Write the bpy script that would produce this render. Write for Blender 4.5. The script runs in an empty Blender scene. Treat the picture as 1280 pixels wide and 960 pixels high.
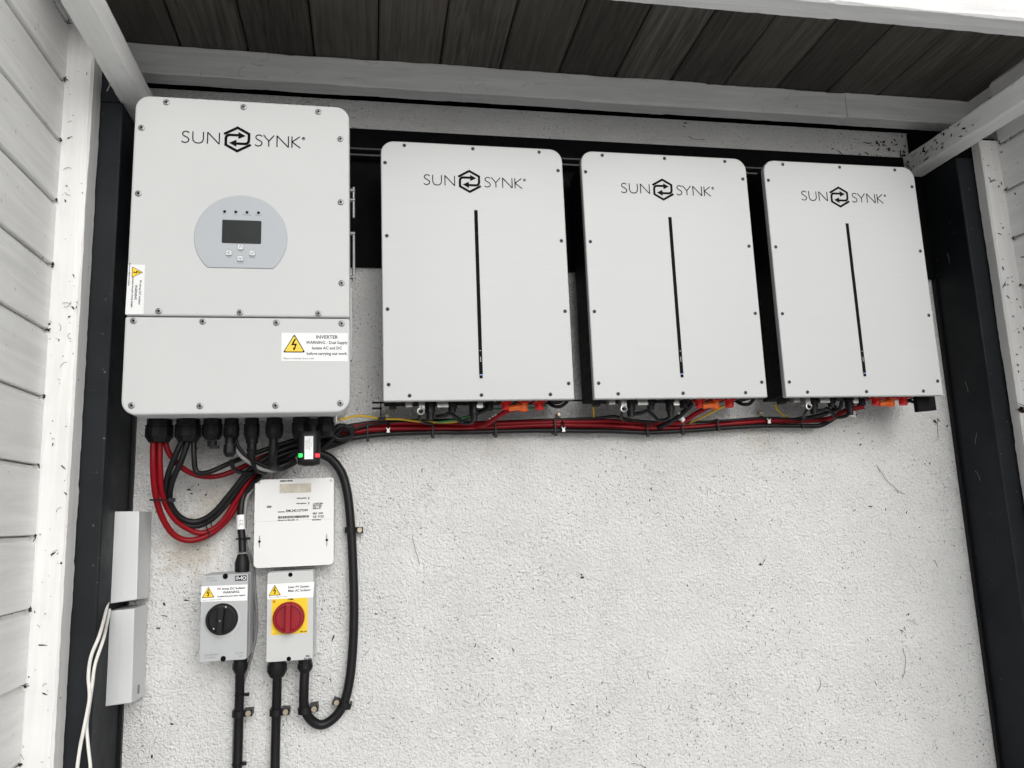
import bpy, bmesh, math, random
from mathutils import Vector, Matrix
random.seed(7)
S = bpy.context.scene
C = S.collection
rad = math.radians

# ------------------------------------------------------------------ camera, sky, sun, exposure
FPX = 961.0                                   # focal length in photograph pixels (1280 wide)
CAM = Vector((0.0, -1.8103, 0.0))             # heights are measured from the lens; the ground is at -1.5
yaw, pit, rol = rad(10.73355), rad(9.68411), rad(-2.19863)
fw = Vector((math.sin(yaw)*math.cos(pit), math.cos(yaw)*math.cos(pit), math.sin(pit)))
rt0 = Vector((math.cos(yaw), -math.sin(yaw), 0.0))
up0 = rt0.cross(fw)
rt = rt0*math.cos(rol) + up0*math.sin(rol)
up = -rt0*math.sin(rol) + up0*math.cos(rol)
cd = bpy.data.cameras.new('camera')
cam = bpy.data.objects.new('camera', cd); C.objects.link(cam)
cd.sensor_width = 36.0; cd.lens = FPX/1280*36.0; cd.clip_start = 0.02; cd.clip_end = 500
M4 = Matrix((rt, up, -fw)).transposed().to_4x4(); M4.translation = CAM
cam.matrix_world = M4
S.camera = cam

w = bpy.data.worlds.new('World'); S.world = w; w.use_nodes = True
nt = w.node_tree; bg = nt.nodes['Background']
sky = nt.nodes.new('ShaderNodeTexSky'); sky.sky_type = 'NISHITA'; sky.sun_disc = False
SUN_EL, SUN_AZ = 24.0, 14.0                  # sun behind the camera, azimuth from -Y towards +X
sky.sun_elevation = rad(SUN_EL); sky.sun_rotation = rad(180-SUN_AZ)
sky.air_density = 1.0; sky.dust_density = 4.0; sky.ozone_density = 1.0
hs = nt.nodes.new('ShaderNodeHueSaturation'); hs.inputs['Saturation'].default_value = 0.16   # grey cloud cover
nt.links.new(sky.outputs[0], hs.inputs['Color']); nt.links.new(hs.outputs[0], bg.inputs[0])
bg.inputs[1].default_value = 0.12
sd = bpy.data.lights.new('sun', 'SUN'); sd.energy = 1.15; sd.angle = rad(50); sd.color = (1.0, 0.995, 0.985)
sun = bpy.data.objects.new('sun', sd); C.objects.link(sun)
sdir = Vector((math.sin(rad(SUN_AZ))*math.cos(rad(SUN_EL)), -math.cos(rad(SUN_AZ))*math.cos(rad(SUN_EL)), math.sin(rad(SUN_EL))))
sun.rotation_euler = sdir.to_track_quat('Z', 'Y').to_euler(); sun.location = sdir*20
S.view_settings.view_transform = 'Standard'; S.view_settings.look = 'None'
S.view_settings.gamma = 1.0; S.view_settings.use_curve_mapping = False
S.view_settings.exposure = -0.10

def W(px, py, y):
    """world point at depth y that the photograph shows at pixel (px, py)"""
    d = fw + rt*((px-640)/FPX) - up*((py-480)/FPX)
    return CAM + d*((y-CAM.y)/d.y)

# ------------------------------------------------------------------ materials
class NB:
    def __init__(s, name):
        s.m = bpy.data.materials.new(name); s.m.use_nodes = True
        s.t = s.m.node_tree; s.b = s.t.nodes['Principled BSDF']
        s.tc = s.t.nodes.new('ShaderNodeTexCoord')
    def n(s, typ, **k):
        o = s.t.nodes.new(typ)
        for a, v in k.items():
            if a in o.inputs: o.inputs[a].default_value = v
            else: setattr(o, a, v)
        return o
    def l(s, a, b): s.t.links.new(a, b)
    def mapped(s, scale=(1,1,1), src='Object', off=None):
        mp = s.n('ShaderNodeMapping'); mp.inputs['Scale'].default_value = scale
        s.l(s.tc.outputs[src], mp.inputs['Vector'])
        if off is not None: s.l(off, mp.inputs['Location'])
        return mp.outputs[0]
    def noise(s, scale, detail=3, rough=.55, vec=None, dist=0):
        o = s.n('ShaderNodeTexNoise'); o.inputs['Scale'].default_value = scale
        o.inputs['Detail'].default_value = detail; o.inputs['Roughness'].default_value = rough
        o.inputs['Distortion'].default_value = dist
        s.l(vec if vec is not None else s.tc.outputs['Object'], o.inputs['Vector'])
        return o.outputs['Fac']
    def ramp(s, fac, stops):
        o = s.n('ShaderNodeValToRGB'); e = o.color_ramp.elements
        while len(e) < len(stops): e.new(.5)
        for q, (p, c) in zip(e, stops):
            q.position = p; q.color = (c, c, c, 1) if not isinstance(c, tuple) else (*c, 1)
        s.l(fac, o.inputs[0]); return o.outputs[0]
    def mix(s, fac, a, b, mode='MIX'):
        o = s.n('ShaderNodeMix'); o.data_type = 'RGBA'; o.blend_type = mode
        for i, v in ((0, fac), (6, a), (7, b)):
            if isinstance(v, (int, float)): o.inputs[i].default_value = v
            elif isinstance(v, tuple): o.inputs[i].default_value = (*v, 1)
            else: s.l(v, o.inputs[i])
        return o.outputs[2]
    def math(s, op, a, b):
        o = s.n('ShaderNodeMath'); o.operation = op
        for i, v in ((0, a), (1, b)):
            if isinstance(v, (int, float)): o.inputs[i].default_value = v
            else: s.l(v, o.inputs[i])
        return o.outputs[0]
    def bump(s, h, strength, dist):
        o = s.n('ShaderNodeBump'); o.inputs['Strength'].default_value = strength; o.inputs['Distance'].default_value = dist
        s.l(h, o.inputs['Height']); s.l(o.outputs[0], s.b.inputs['Normal'])
    def set(s, col=None, rough=None, spec=None, metal=None):
        if col is not None:
            if isinstance(col, tuple): s.b.inputs['Base Color'].default_value = (*col, 1)
            else: s.l(col, s.b.inputs['Base Color'])
        if rough is not None:
            if isinstance(rough, (int, float)): s.b.inputs['Roughness'].default_value = rough
            else: s.l(rough, s.b.inputs['Roughness'])
        if spec is not None: s.b.inputs['Specular IOR Level'].default_value = spec
        if metal is not None: s.b.inputs['Metallic'].default_value = metal
        return s.m

def plain(name, col, rough=.5, spec=.5, metal=0.0, var=.12, scale=25, bump=0.0):
    b = NB(name); n = b.noise(scale, 4)
    c = b.mix(n, tuple(max(0, x*(1-var)) for x in col), tuple(min(1, x*(1+var)) for x in col))
    b.set(c, b.ramp(b.noise(scale*2.3, 3), [(.3, max(0, rough-.08)), (.7, min(1, rough+.08))]), spec, metal)
    if bump: b.bump(b.noise(scale*14, 2), bump, .0006)
    return b.m

M = {}
# textured masonry paint
b = NB('roughcast_paint')
v = b.n('ShaderNodeTexVoronoi'); v.inputs['Scale'].default_value = 165; v.feature = 'SMOOTH_F1'
warp = b.n('ShaderNodeVectorMath'); warp.operation = 'ADD'
wn = b.n('ShaderNodeTexNoise'); wn.inputs['Scale'].default_value = 90; wn.inputs['Detail'].default_value = 2
b.l(b.tc.outputs['Object'], wn.inputs['Vector'])
wsc = b.n('ShaderNodeVectorMath'); wsc.operation = 'SCALE'; wsc.inputs['Scale'].default_value = .012
b.l(wn.outputs['Color'], wsc.inputs[0]); b.l(b.tc.outputs['Object'], warp.inputs[0]); b.l(wsc.outputs[0], warp.inputs[1])
b.l(warp.outputs[0], v.inputs['Vector'])
h1 = b.math('MULTIPLY', v.outputs['Distance'], .75)
h = b.math('ADD', h1, b.math('MULTIPLY', b.noise(245, 3, .62), 1.1))
h = b.math('MULTIPLY', h, b.math('ADD', b.ramp(b.noise(8, 4, .6), [(.3, .7), (.7, 1.0)]), 0.1))
h = b.math('ADD', h, b.math('MULTIPLY', b.noise(13, 3, .5), 1.0))
b.bump(h, 1.0, .0078)
base = b.mix(b.ramp(b.noise(2.2, 5, .6), [(.35, 0.0), (.7, 1.0)]), (.785, .785, .775), (.82, .82, .815))
stain = b.ramp(b.noise(4.3, 6, .68), [(.62, 0.0), (.76, .3)])
base = b.mix(stain, base, (.55, .49, .39))
for (sx_, sz_, sr_, sa_) in ((-.385, -.045, .075, .55), (-.33, .045, .07, .45), (.98, .175, .06, .25), (.30, .185, .07, .2)):
    dv = b.n('ShaderNodeVectorMath'); dv.operation = 'DISTANCE'; dv.inputs[1].default_value = (sx_-(-.509+1.545)/2, 0, sz_+1.5)
    b.l(b.tc.outputs['Object'], dv.inputs[0])
    dn = b.math('ADD', b.math('DIVIDE', dv.outputs['Value'], sr_), b.math('MULTIPLY', b.math('SUBTRACT', b.noise(38, 6, .7), .5), 2.6))
    base = b.mix(b.math('MULTIPLY', b.ramp(dn, [(.35, 1.0), (1.0, 0.0)]), sa_), base, (.50, .43, .33))
patch = b.ramp(b.noise(5.5, 3, .5), [(.50, 0.0), (.62, 1.0)])
grit = b.ramp(b.noise(150, 2, .5), [(.625, 0.0), (.68, 1.0)])
base = b.mix(b.math('MULTIPLY', grit, b.math('ADD', b.math('MULTIPLY', patch, .6), .30)), base, (.13, .115, .10))
crk = b.ramp(b.noise(16, 3, .55, None, .8), [(.4955, 0.0), (.4985, 1.0), (.5015, 1.0), (.5045, 0.0)])
crm = b.ramp(b.noise(6.5, 3, .6), [(.60, 0.0), (.66, .7)])
base = b.mix(b.math('MULTIPLY', crk, crm), base, (.16, .14, .12))
grm = b.ramp(b.noise(9, 7, .75), [(.62, 0.0), (.82, .16)])
base = b.mix(grm, base, (.42, .39, .34))
M['render'] = b.set(base, .85, .3)

def timber(name, axis, lo, hi, dirt=.5):
    b = NB(name); oi = b.n('ShaderNodeObjectInfo')
    off = b.n('ShaderNodeVectorMath'); off.operation = 'SCALE'; off.inputs['Scale'].default_value = 9.0
    cmb = b.n('ShaderNodeCombineXYZ')
    for i in range(3): b.l(oi.outputs['Random'], cmb.inputs[i])
    b.l(cmb.outputs[0], off.inputs[0])
    sc = [34, 34, 34]; sc[axis] = 2.2
    gv = b.mapped(tuple(sc), 'Object', off.outputs[0])
    g = b.noise(1.6, 6, .62, gv, .6)
    c = b.mix(b.ramp(g, [(.32, 0.0), (.68, 1.0)]), lo, hi)
    big = b.noise(3.5, 4, .6)
    c = b.mix(b.ramp(big, [(.42, 0.0), (.75, dirt*.7)]), c, tuple(x*.72 for x in lo))
    sp = b.ramp(b.noise(70, 3, .62), [(.68, 0.0), (.74, min(1, dirt*1.6))])
    c = b.mix(sp, c, (.05, .04, .03))
    b.bump(b.math('ADD', g, b.math('MULTIPLY', b.noise(240, 2), .4)), .35, .002)
    return b.set(c, .68, .35)
M['white_x'] = timber('white_paint_along_x', 0, (.72, .72, .72), (.88, .88, .88), .16)
M['white_y'] = timber('white_paint_along_y', 1, (.74, .74, .73), (.86, .86, .855), .26)
M['white_z'] = timber('white_paint_along_z', 2, (.70, .695, .68), (.80, .80, .79), .42)

b = NB('dark_stained_boards')
oi = b.n('ShaderNodeObjectInfo'); cmb = b.n('ShaderNodeCombineXYZ')
for i in range(3): b.l(b.math('MULTIPLY', oi.outputs['Random'], 17.0), cmb.inputs[i])
gv = b.mapped((75, 2.2, 75), 'Object', cmb.outputs[0])
g = b.noise(1.3, 7, .68, gv, .8)
c = b.mix(b.ramp(g, [(.3, 0.0), (.72, 1.0)]), (.036, .033, .029), (.180, .165, .147))
c = b.mix(b.ramp(oi.outputs['Random'], [(0, .7), (.45, .25), (1, .0)]), c, (.034, .029, .025))
c = b.mix(b.ramp(b.math('FRACT', b.math('MULTIPLY', oi.outputs['Random'], 7.3), 0.0), [(.5, 0.0), (1, .45)]), c, (.15, .135, .118))
c = b.mix(b.ramp(b.noise(6, 5, .65), [(.62, 0.0), (.78, .35)]), c, (.17, .155, .135))
b.bump(g, .45, .002)
M['ceil'] = b.set(c, .75, .25)

b = NB('anthracite_coating')
c = b.mix(b.ramp(b.noise(5, 5), [(.35, 0.0), (.75, 1.0)]), (.0085, .010, .0125), (.016, .0185, .022))
c = b.mix(b.ramp(b.noise(95, 2, .5), [(.74, 0.0), (.78, .8)]), c, (.14, .135, .12))
b.bump(b.noise(300, 2), .12, .001)
M['anth'] = b.set(c, b.ramp(b.noise(9, 4), [(.3, .48), (.7, .72)]), .2)
M['blackboard'] = plain('black_board_paint', (.0035, .0038, .0045), .8, .08, var=.3)

b = NB('light_grey_powder_coat')
c = b.mix(b.ramp(b.noise(3.2, 5, .6), [(.3, 0.0), (.7, 1.0)]), (.505, .517, .513), (.53, .542, .538))
b.bump(b.noise(900, 2), .12, .0006)
M['case'] = b.set(c, b.ramp(b.noise(6, 5, .65), [(.3, .46), (.7, .50)]), .3, .0)
b = NB('brushed_silver_panel')
gv = b.mapped((3, 3, 500))
br = b.noise(2, 4, .6, gv)
c = b.mix(br, (.415, .427, .425), (.465, .477, .475))
b.bump(b.noise(700, 2), .10, .0006)
M['panel'] = b.set(c, b.ramp(b.noise(2.5, 3, .5), [(.3, .44), (.7, .48)]), .32, .10)
M['bblack'] = plain('black_powder_coat', (.005, .005, .006), .6, .12)
M['plastic'] = plain('black_plastic', (.007, .007, .008), .45, .25, bump=.2)
M['rubber'] = plain('black_cable_sheath', (.006, .006, .007), .42, .28, bump=.15)
M['red'] = plain('red_cable_sheath', (.20, .0025, .007), .38, .22, var=.15)
M['redp'] = plain('red_plastic_terminal', (.62, .018, .015), .35, .5)
M['orange'] = plain('orange_plastic_cap', (.78, .13, .012), .35, .5)
M['greyc'] = plain('grey_cable_sheath', (.23, .23, .23), .5, .4)
M['whitec'] = plain('white_cable_sheath', (.72, .71, .67), .5, .4, var=.1, scale=60)
M['yg'] = plain('yellow_earth_sheath', (.55, .36, .03), .5, .4)
M['green'] = plain('green_sheath', (.03, .18, .05), .5, .4)
M['steel'] = plain('zinc_steel', (.45, .45, .44), .35, .5, .9, scale=120)
M['screwd'] = plain('dark_screw_head', (.045, .045, .047), .4, .5, .4, scale=200)
M['screwg'] = plain('grey_screw_head', (.22, .22, .22), .38, .5, .6, scale=200)
M['brass'] = plain('brass_screw', (.40, .34, .26), .4, .5, .7, scale=200)
M['alu'] = plain('anodised_aluminium', (.60, .61, .62), .38, .5, .2, scale=8, var=.05)
M['isog'] = plain('grey_enclosure_plastic', (.40, .415, .42), .42, .45, var=.05)
M['isol'] = plain('light_grey_enclosure_plastic', (.50, .51, .505), .42, .45, var=.05)
M['meter'] = plain('white_enclosure_plastic', (.69, .695, .69), .36, .5, var=.03, scale=9)
M['sticker'] = plain('white_sticker', (.80, .805, .81), .35, .5, var=.02)
M['label'] = plain('pale_sticker', (.69, .70, .70), .35, .5, var=.02)
M['ink'] = plain('black_ink', (.004, .004, .0045), .6, .06)
M['inkg'] = plain('grey_ink', (.16, .17, .18), .5, .3)
M['yellow'] = plain('warning_yellow', (.78, .53, .012), .4, .45, var=.05)
M['redknob'] = plain('red_knob_plastic', (.27, .004, .012), .38, .35)
M['fascia'] = plain('blue_grey_fascia', (.37, .395, .42), .36, .35, var=.03, scale=6)
M['screen'] = plain('dark_screen_glass', (.010, .013, .012), .16, .14, var=.4, scale=14)
M['lcd'] = plain('beige_lcd', (.46, .43, .35), .25, .5, var=.35, scale=60)
M['button'] = plain('pale_button', (.55, .57, .58), .3, .5)
M['ground'] = plain('pale_paving', (.63, .63, .62), .9, .2, scale=3, var=.2)
M['debris'] = plain('dead_leaf_and_soil', (.035, .022, .014), .9, .2, var=.4, scale=90)
M['web'] = plain('dusty_cobweb', (.30, .29, .27), .9, .1)
def emis(name, col, e):
    b = NB(name); b.b.inputs['Emission Color'].default_value = (*col, 1); b.b.inputs['Emission Strength'].default_value = e
    return b.set(tuple(x*.5 for x in col), .3)
M['ledg'] = emis('green_led', (.02, .85, .12), .9)
M['ledr'] = emis('red_led', (1.0, .02, .04), .9)
M['ledw'] = emis('white_led', (.5, .55, .5), .06)
M['ledb'] = emis('blue_led', (.2, .3, .8), .3)

# ------------------------------------------------------------------ mesh helpers
class MB:
    def __init__(s): s.v = []; s.f = []; s.mi = []
    def add(s, vs, fs, m=0):
        o = len(s.v); s.v += [Vector(q) for q in vs]
        for f in fs: s.f.append([o+i for i in f]); s.mi.append(m)
        return s
    def box(s, x0, x1, y0, y1, z0, z1, m=0):
        return s.add([(x0,y0,z0),(x1,y0,z0),(x1,y1,z0),(x0,y1,z0),(x0,y0,z1),(x1,y0,z1),(x1,y1,z1),(x0,y1,z1)],
                     [(0,3,2,1),(4,5,6,7),(0,1,5,4),(1,2,6,5),(2,3,7,6),(3,0,4,7)], m)
    def prism(s, pts, y0, y1, m=0, cap=True):
        """outline of (x, z) points, counter-clockwise seen from -Y, from y0 (front) to y1"""
        n = len(pts)
        vs = [(x, y0, z) for x, z in pts] + [(x, y1, z) for x, z in pts]
        fs = [(i, i+n, (i+1) % n+n, (i+1) % n) for i in range(n)]
        fs.append(tuple(range(n)))
        if cap: fs.append(tuple(range(2*n-1, n-1, -1)))
        return s.add(vs, fs, m)
    def flat(s, pts, y, m=0): return s.add([(x, y, z) for x, z in pts], [tuple(range(len(pts)))], m)
    def cyl(s, p0, p1, r0, r1=None, n=16, m=0):
        r1 = r0 if r1 is None else r1; p0 = Vector(p0); p1 = Vector(p1); d = (p1-p0).normalized()
        a = d.orthogonal().normalized(); c = d.cross(a)
        ring = [(a*math.cos(6.28318*i/n)+c*math.sin(6.28318*i/n)) for i in range(n)]
        vs = [p0+q*r0 for q in ring]+[p1+q*r1 for q in ring]
        fs = [(i, (i+1) % n, (i+1) % n+n, i+n) for i in range(n)]+[tuple(range(n-1, -1, -1)), tuple(range(n, 2*n))]
        return s.add(vs, fs, m)
    def lathe(s, base, d, prof, n=20, m=0):
        """profile of (distance along d, radius)"""
        base = Vector(base); d = Vector(d).normalized(); a = d.orthogonal().normalized(); c = d.cross(a)
        vs = []; fs = []
        for t, r in prof:
            for i in range(n): vs.append(base+d*t+(a*math.cos(6.28318*i/n)+c*math.sin(6.28318*i/n))*r)
        for k in range(len(prof)-1):
            for i in range(n): j = (i+1) % n; fs.append((k*n+i, k*n+j, (k+1)*n+j, (k+1)*n+i))
        fs.append(tuple(range(n-1, -1, -1))); fs.append(tuple(range((len(prof)-1)*n, len(prof)*n)))
        return s.add(vs, fs, m)
    def tube(s, pts, r, n=10, sub=6, m=0, smooth=True):
        P = [Vector(p) for p in pts]
        if smooth and len(P) > 2:
            Q = []; E = [P[0]*2-P[1]]+P+[P[-1]*2-P[-2]]
            for i in range(1, len(E)-2):
                a, b_, c, d = E[i-1], E[i], E[i+1], E[i+2]
                for k in range(sub):
                    t = k/sub
                    Q.append(.5*((2*b_)+(c-a)*t+(2*a-5*b_+4*c-d)*t*t+(3*b_-a-3*c+d)*t**3))
            Q.append(P[-1]); P = Q
        t0 = (P[1]-P[0]).normalized(); u = t0.orthogonal().normalized()
        vs = []; fs = []
        for k, p in enumerate(P):
            t = (P[min(k+1, len(P)-1)]-P[max(k-1, 0)]).normalized()
            u = (u-t*u.dot(t)).normalized(); w_ = t.cross(u)
            for i in range(n): vs.append(p+(u*math.cos(6.28318*i/n)+w_*math.sin(6.28318*i/n))*r)
        for k in range(len(P)-1):
            for i in range(n): j = (i+1) % n; fs.append((k*n+i, k*n+j, (k+1)*n+j, (k+1)*n+i))
        fs.append(tuple(range(n-1, -1, -1))); fs.append(tuple(range((len(P)-1)*n, len(P)*n)))
        return s.add(vs, fs, m)
    def stroke(s, pts, wd, y, m=0):
        """flat ribbon along (x, z) points"""
        P = [Vector((a, c)) for a, c in pts]; L = []; R_ = []
        for k, p in enumerate(P):
            d0 = (p-P[k-1]).normalized() if k else None
            d1 = (P[k+1]-p).normalized() if k < len(P)-1 else None
            d0 = d0 or d1; d1 = d1 or d0
            n0 = Vector((-d0.y, d0.x)); n1 = Vector((-d1.y, d1.x)); q = (n0+n1)
            if q.length < 1e-6: q = n0
            q.normalize(); sc = min(2.5, 1/max(.3, q.dot(n1)))
            L.append(p+q*wd/2*sc); R_.append(p-q*wd/2*sc)
        n = len(P)
        return s.add([(a.x, y, a.y) for a in L]+[(a.x, y, a.y) for a in R_], [(i, i+n, i+n+1, i+1) for i in range(n-1)], m)
    def build(s, name, mats, parent=None, bevel=0.0, seg=2, smooth=35, origin=None):
        if not isinstance(mats, (list, tuple)): mats = [mats]
        o0 = world_base(parent) if parent is not None else Vector(origin or (0, 0, 0))
        me = bpy.data.meshes.new(name)
        me.from_pydata([q-o0 for q in s.v], [], s.f)
        for q in mats: me.materials.append(M[q])
        me.polygons.foreach_set('material_index', s.mi)
        if bevel:
            bm = bmesh.new(); bm.from_mesh(me)
            bmesh.ops.recalc_face_normals(bm, faces=bm.faces)
            es = [e for e in bm.edges if len(e.link_faces) == 2 and e.calc_face_angle(0) > .5]
            bmesh.ops.bevel(bm, geom=es, offset=bevel, segments=seg, profile=.5, affect='EDGES', clamp_overlap=True)
            bm.to_mesh(me); bm.free()
        me.shade_smooth(); me.set_sharp_from_angle(angle=rad(smooth if not bevel else 13))
        o = bpy.data.objects.new(name, me); C.objects.link(o)
        o.location = (0, 0, 0) if parent is not None else o0
        o.parent = parent
        return o

BASE = {}
def world_base(o):
    p = Vector((0, 0, 0))
    while o is not None: p = p+o.location; o = o.parent
    return p
def tag(o, label, cat, group=None):
    o['label'] = label; o['category'] = cat
    if group: o['group'] = group
    return o
def thing(name, label, cat, loc, group=None):
    o = bpy.data.objects.new(name, None); C.objects.link(o); o.location = loc; o.empty_display_size = .05
    return tag(o, label, cat, group)
def struct(o): o['kind'] = 'structure'; return o
def stuff(o): o['kind'] = 'stuff'; return o
def share(src, name, parent, wloc):
    """another piece with the same mesh, moved so that its origin sits at wloc"""
    o = bpy.data.objects.new(name, src.data); C.objects.link(o); o.parent = parent
    o.location = Vector(wloc)-(world_base(parent) if parent else Vector((0, 0, 0)))
    return o
def text(name, body, x, z, size, y, mat, parent, align='CENTER', squash=1.0, bold=0.0, turn=0.0):
    cu = bpy.data.curves.new(name, 'FONT'); cu.body = body; cu.size = size; cu.align_x = align; cu.align_y = 'CENTER'
    cu.offset = bold; cu.space_line = 1.0; cu.resolution_u = 2
    to = bpy.data.objects.new(name, cu); C.objects.link(to)
    dg = bpy.context.evaluated_depsgraph_get(); me = bpy.data.meshes.new_from_object(to.evaluated_get(dg))
    bpy.data.objects.remove(to); bpy.data.curves.remove(cu)
    me.transform(Matrix.Translation((x, y, z)) @ Matrix.Rotation(turn, 4, 'Y') @ Matrix.Rotation(rad(90), 4, 'X') @ Matrix.Diagonal((squash, 1, 1, 1)))
    me.transform(Matrix.Translation(-world_base(parent)))
    me.materials.clear(); me.materials.append(M[mat])
    o = bpy.data.objects.new(name, me); C.objects.link(o); o.parent = parent
    return o
def arc(cx, cz, r, a0, a1, n): return [(cx+r*math.cos(rad(a0+(a1-a0)*i/n)), cz+r*math.sin(rad(a0+(a1-a0)*i/n))) for i in range(n+1)]
def rrect(x0, x1, z0, z1, rt_, rb=None, n=7):
    rb = rt_ if rb is None else rb; p = []
    for cx, cz, r, a in ((x0+rb, z0+rb, rb, 180), (x1-rb, z0+rb, rb, 270), (x1-rt_, z1-rt_, rt_, 0), (x0+rt_, z1-rt_, rt_, 90)):
        p += arc(cx, cz, r, a, a+90, n) if r > 1e-5 else [(cx, cz)]
    return p

# ------------------------------------------------------------------ large structure
GZ = -1.5
g = MB(); g.add([(-60,-60,GZ),(60,-60,GZ),(60,60,GZ),(-60,60,GZ)], [(0,1,2,3)])
struct(g.build('ground', 'ground'))

XL, XR = -0.509, 1.545                           # ends of the rendered wall
o = MB().box(XL-.05, XR+.05, 0.0, .12, GZ, 1.037).build('rendered_wall', 'render', origin=((XL+XR)/2, 0, GZ))
tag(o, 'white roughcast wall with dark specks behind the inverter and batteries', 'wall')
o = MB().box(XL+.001, XR-.001, -.010, .004, .601, .957).build('backing_panel', 'blackboard', bevel=.0015, origin=((XL+XR)/2, 0, .601))
tag(o, 'long black backing panel across the wall behind the batteries', 'panel')
# black backing added behind the gap over the wall to keep it dark
o = MB().box(-.75, 1.8, .125, .2, .9, 1.25).build('gap_backing', 'blackboard', origin=(.5, .05, 1.0325))
tag(o, 'added black backing board that keeps the gap above the rendered wall dark', 'board')

def steel_post(x0, x1, yf, label):
    t = thing('steel_post', label, 'post', ((x0+x1)/2, yf/2, GZ), 'dark posts at the wall ends')
    MB().box(x0, x1, yf, .02, GZ, .898).build('column', 'anth', t, bevel=.004)
    return t
tpL = steel_post(-.62, -.510, -.178, 'anthracite post left of the wall, beside the inverter')
xi = XL
MB().box(-.5095, -.5035, -.012, -.001, GZ, .60).build('edge_trim', 'plastic', tpL)
MB().box(-.62, -.5190, -.178, .02, .8975, 1.034).build('head_block', 'anth', tpL)
tpR = steel_post(1.546, 1.66, -.14, 'anthracite post right of the wall, beside the last battery')
MB().box(1.5385, 1.5455, -.012, -.001, GZ, .60).build('edge_trim', 'plastic', tpR)

MB().box(1.522, 1.66, -.020, .02, .9585, 1.034).build('head_block', 'blackboard', tpR)
MB().box(1.5505, 1.675, -.1385, .05, .8985, .956).build('head_block', 'blackboard', tpR)  # added black backing, stops sky light leaking through beside the right beam
def sawn(lo, hi, axis, step=.012):
    """a length of timber with worn, slightly uneven arrises"""
    m = MB(); u_, v_ = [i for i in range(3) if i != axis]
    n = max(8, int((hi[axis]-lo[axis])/step)); vs = []; fs = []; ch = [.002]*4
    for k in range(n+1):
        t_ = lo[axis]+(hi[axis]-lo[axis])*k/n
        for i in range(4):
            ch[i] = min(.005, max(.0009, ch[i]+random.gauss(0, .0006)))
            if random.random() < .018: ch[i] = random.uniform(.004, .0075)
        for i, (a_, c_) in enumerate(((lo[u_], lo[v_]), (hi[u_], lo[v_]), (hi[u_], hi[v_]), (lo[u_], hi[v_]))):
            sa_ = 1 if a_ == lo[u_] else -1; sc_ = 1 if c_ == lo[v_] else -1; wv = random.gauss(0, .00025)
            p1 = (a_+sa_*ch[i], c_+sc_*wv*0); p2 = (a_, c_+sc_*ch[i])
            for q_ in ((p2, p1) if i in (0, 2) else (p1, p2)):
                w3 = [0, 0, 0]; w3[axis] = t_; w3[u_] = q_[0]+wv; w3[v_] = q_[1]; vs.append(tuple(w3))
    for k in range(n):
        for i in range(8): j_ = (i+1) % 8; fs.append((k*8+i, k*8+j_, (k+1)*8+j_, (k+1)*8+i))
    fs.append(tuple(range(7, -1, -1))); fs.append(tuple(range(n*8, n*8+8)))
    m.add(vs, fs); return m
def fix_normals(o):
    bm = bmesh.new(); bm.from_mesh(o.data); bmesh.ops.recalc_face_normals(bm, faces=bm.faces); bm.to_mesh(o.data); bm.free(); return o
def white_post(x0, x1, yf, yb, zt, label):
    o = fix_normals(sawn((x0, yf, GZ), (x1, yb, zt), 2).build('timber_post', 'white_z', smooth=20, origin=((x0+x1)/2, yf, GZ)))
    tag(o, label, 'post', 'white timber corner posts'); return o
white_post(-.640, -.553, -.233, -.179, 1.09, 'white timber corner post against the left plank wall')
white_post(1.592, 1.68, -.176, -.141, .93, 'white timber corner post against the right plank wall')

def plank_wall(xf, side, yb, yf, zs, label):
    """horizontal shiplap boards whose faces look along +side*x"""
    t = thing('plank_wall', label, 'wall', (xf-side*.02, (yb+yf)/2, GZ), 'white plank side walls')
    MB().box(min(xf-side*.022, xf-side*.03), max(xf-side*.022, xf-side*.03), yf, yb, GZ, 1.10).build('sheathing', 'white_y', t)
    for i in range(len(zs)-1):
        z1, z0 = zs[i], zs[i+1]
        m = MB(); j = (random.random()-.5)*.002
        # profile in (depth, z): face, small bevel at the bottom, scooped rebate at the top
        pr = [(-.021, z0+.0034), (-.0015, z0+.0034), (0+j, z0+.0046), (0+j, z1-.0095), (-.0045, z1-.0070), (-.0075, z1-.0035), (-.0085, z1), (-.021, z1)]
        n = len(pr)
        vs = [(xf+side*d, yf, z) for d, z in pr]+[(xf+side*d, yb, z) for d, z in pr]
        fs = [(k, (k+1) % n, (k+1) % n+n, k+n) for k in range(n)]+[tuple(range(n)), tuple(range(2*n-1, n-1, -1))]
        m.add(vs, fs); ob = m.build('board', 'white_y', t, smooth=25)
        bm = bmesh.new(); bm.from_mesh(ob.data); bmesh.ops.recalc_face_normals(bm, faces=bm.faces); bm.to_mesh(ob.data); bm.free()
    return t
zl = [1.1, 1.036, .906] + [.906-.1303*k for k in range(1, 19)]
plank_wall(-.605, 1, -.2335, -.58, zl, 'white horizontal plank wall on the left side')
zr = [1.1, 1.050, .920] + [.920-.1303*k for k in range(1, 19)]
pr_ = plank_wall(1.646, -1, -.1765, -.58, zr, 'white horizontal plank wall on the right side')
MB().box(1.678, 1.70, -.1760, -.018, .90, 1.107).build('header_board', 'white_y', pr_)

def beam(x0, x1, y0, y1, z0, z1, mat, label):
    o = fix_normals(sawn((x0, y0, z0), (x1, y1, z1), 0 if mat == 'white_x' else 1).build('timber_beam', mat, smooth=20, origin=((x0+x1)/2, (y0+y1)/2, z0)))
    return tag(o, label, 'beam', 'white roof beams')
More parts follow.
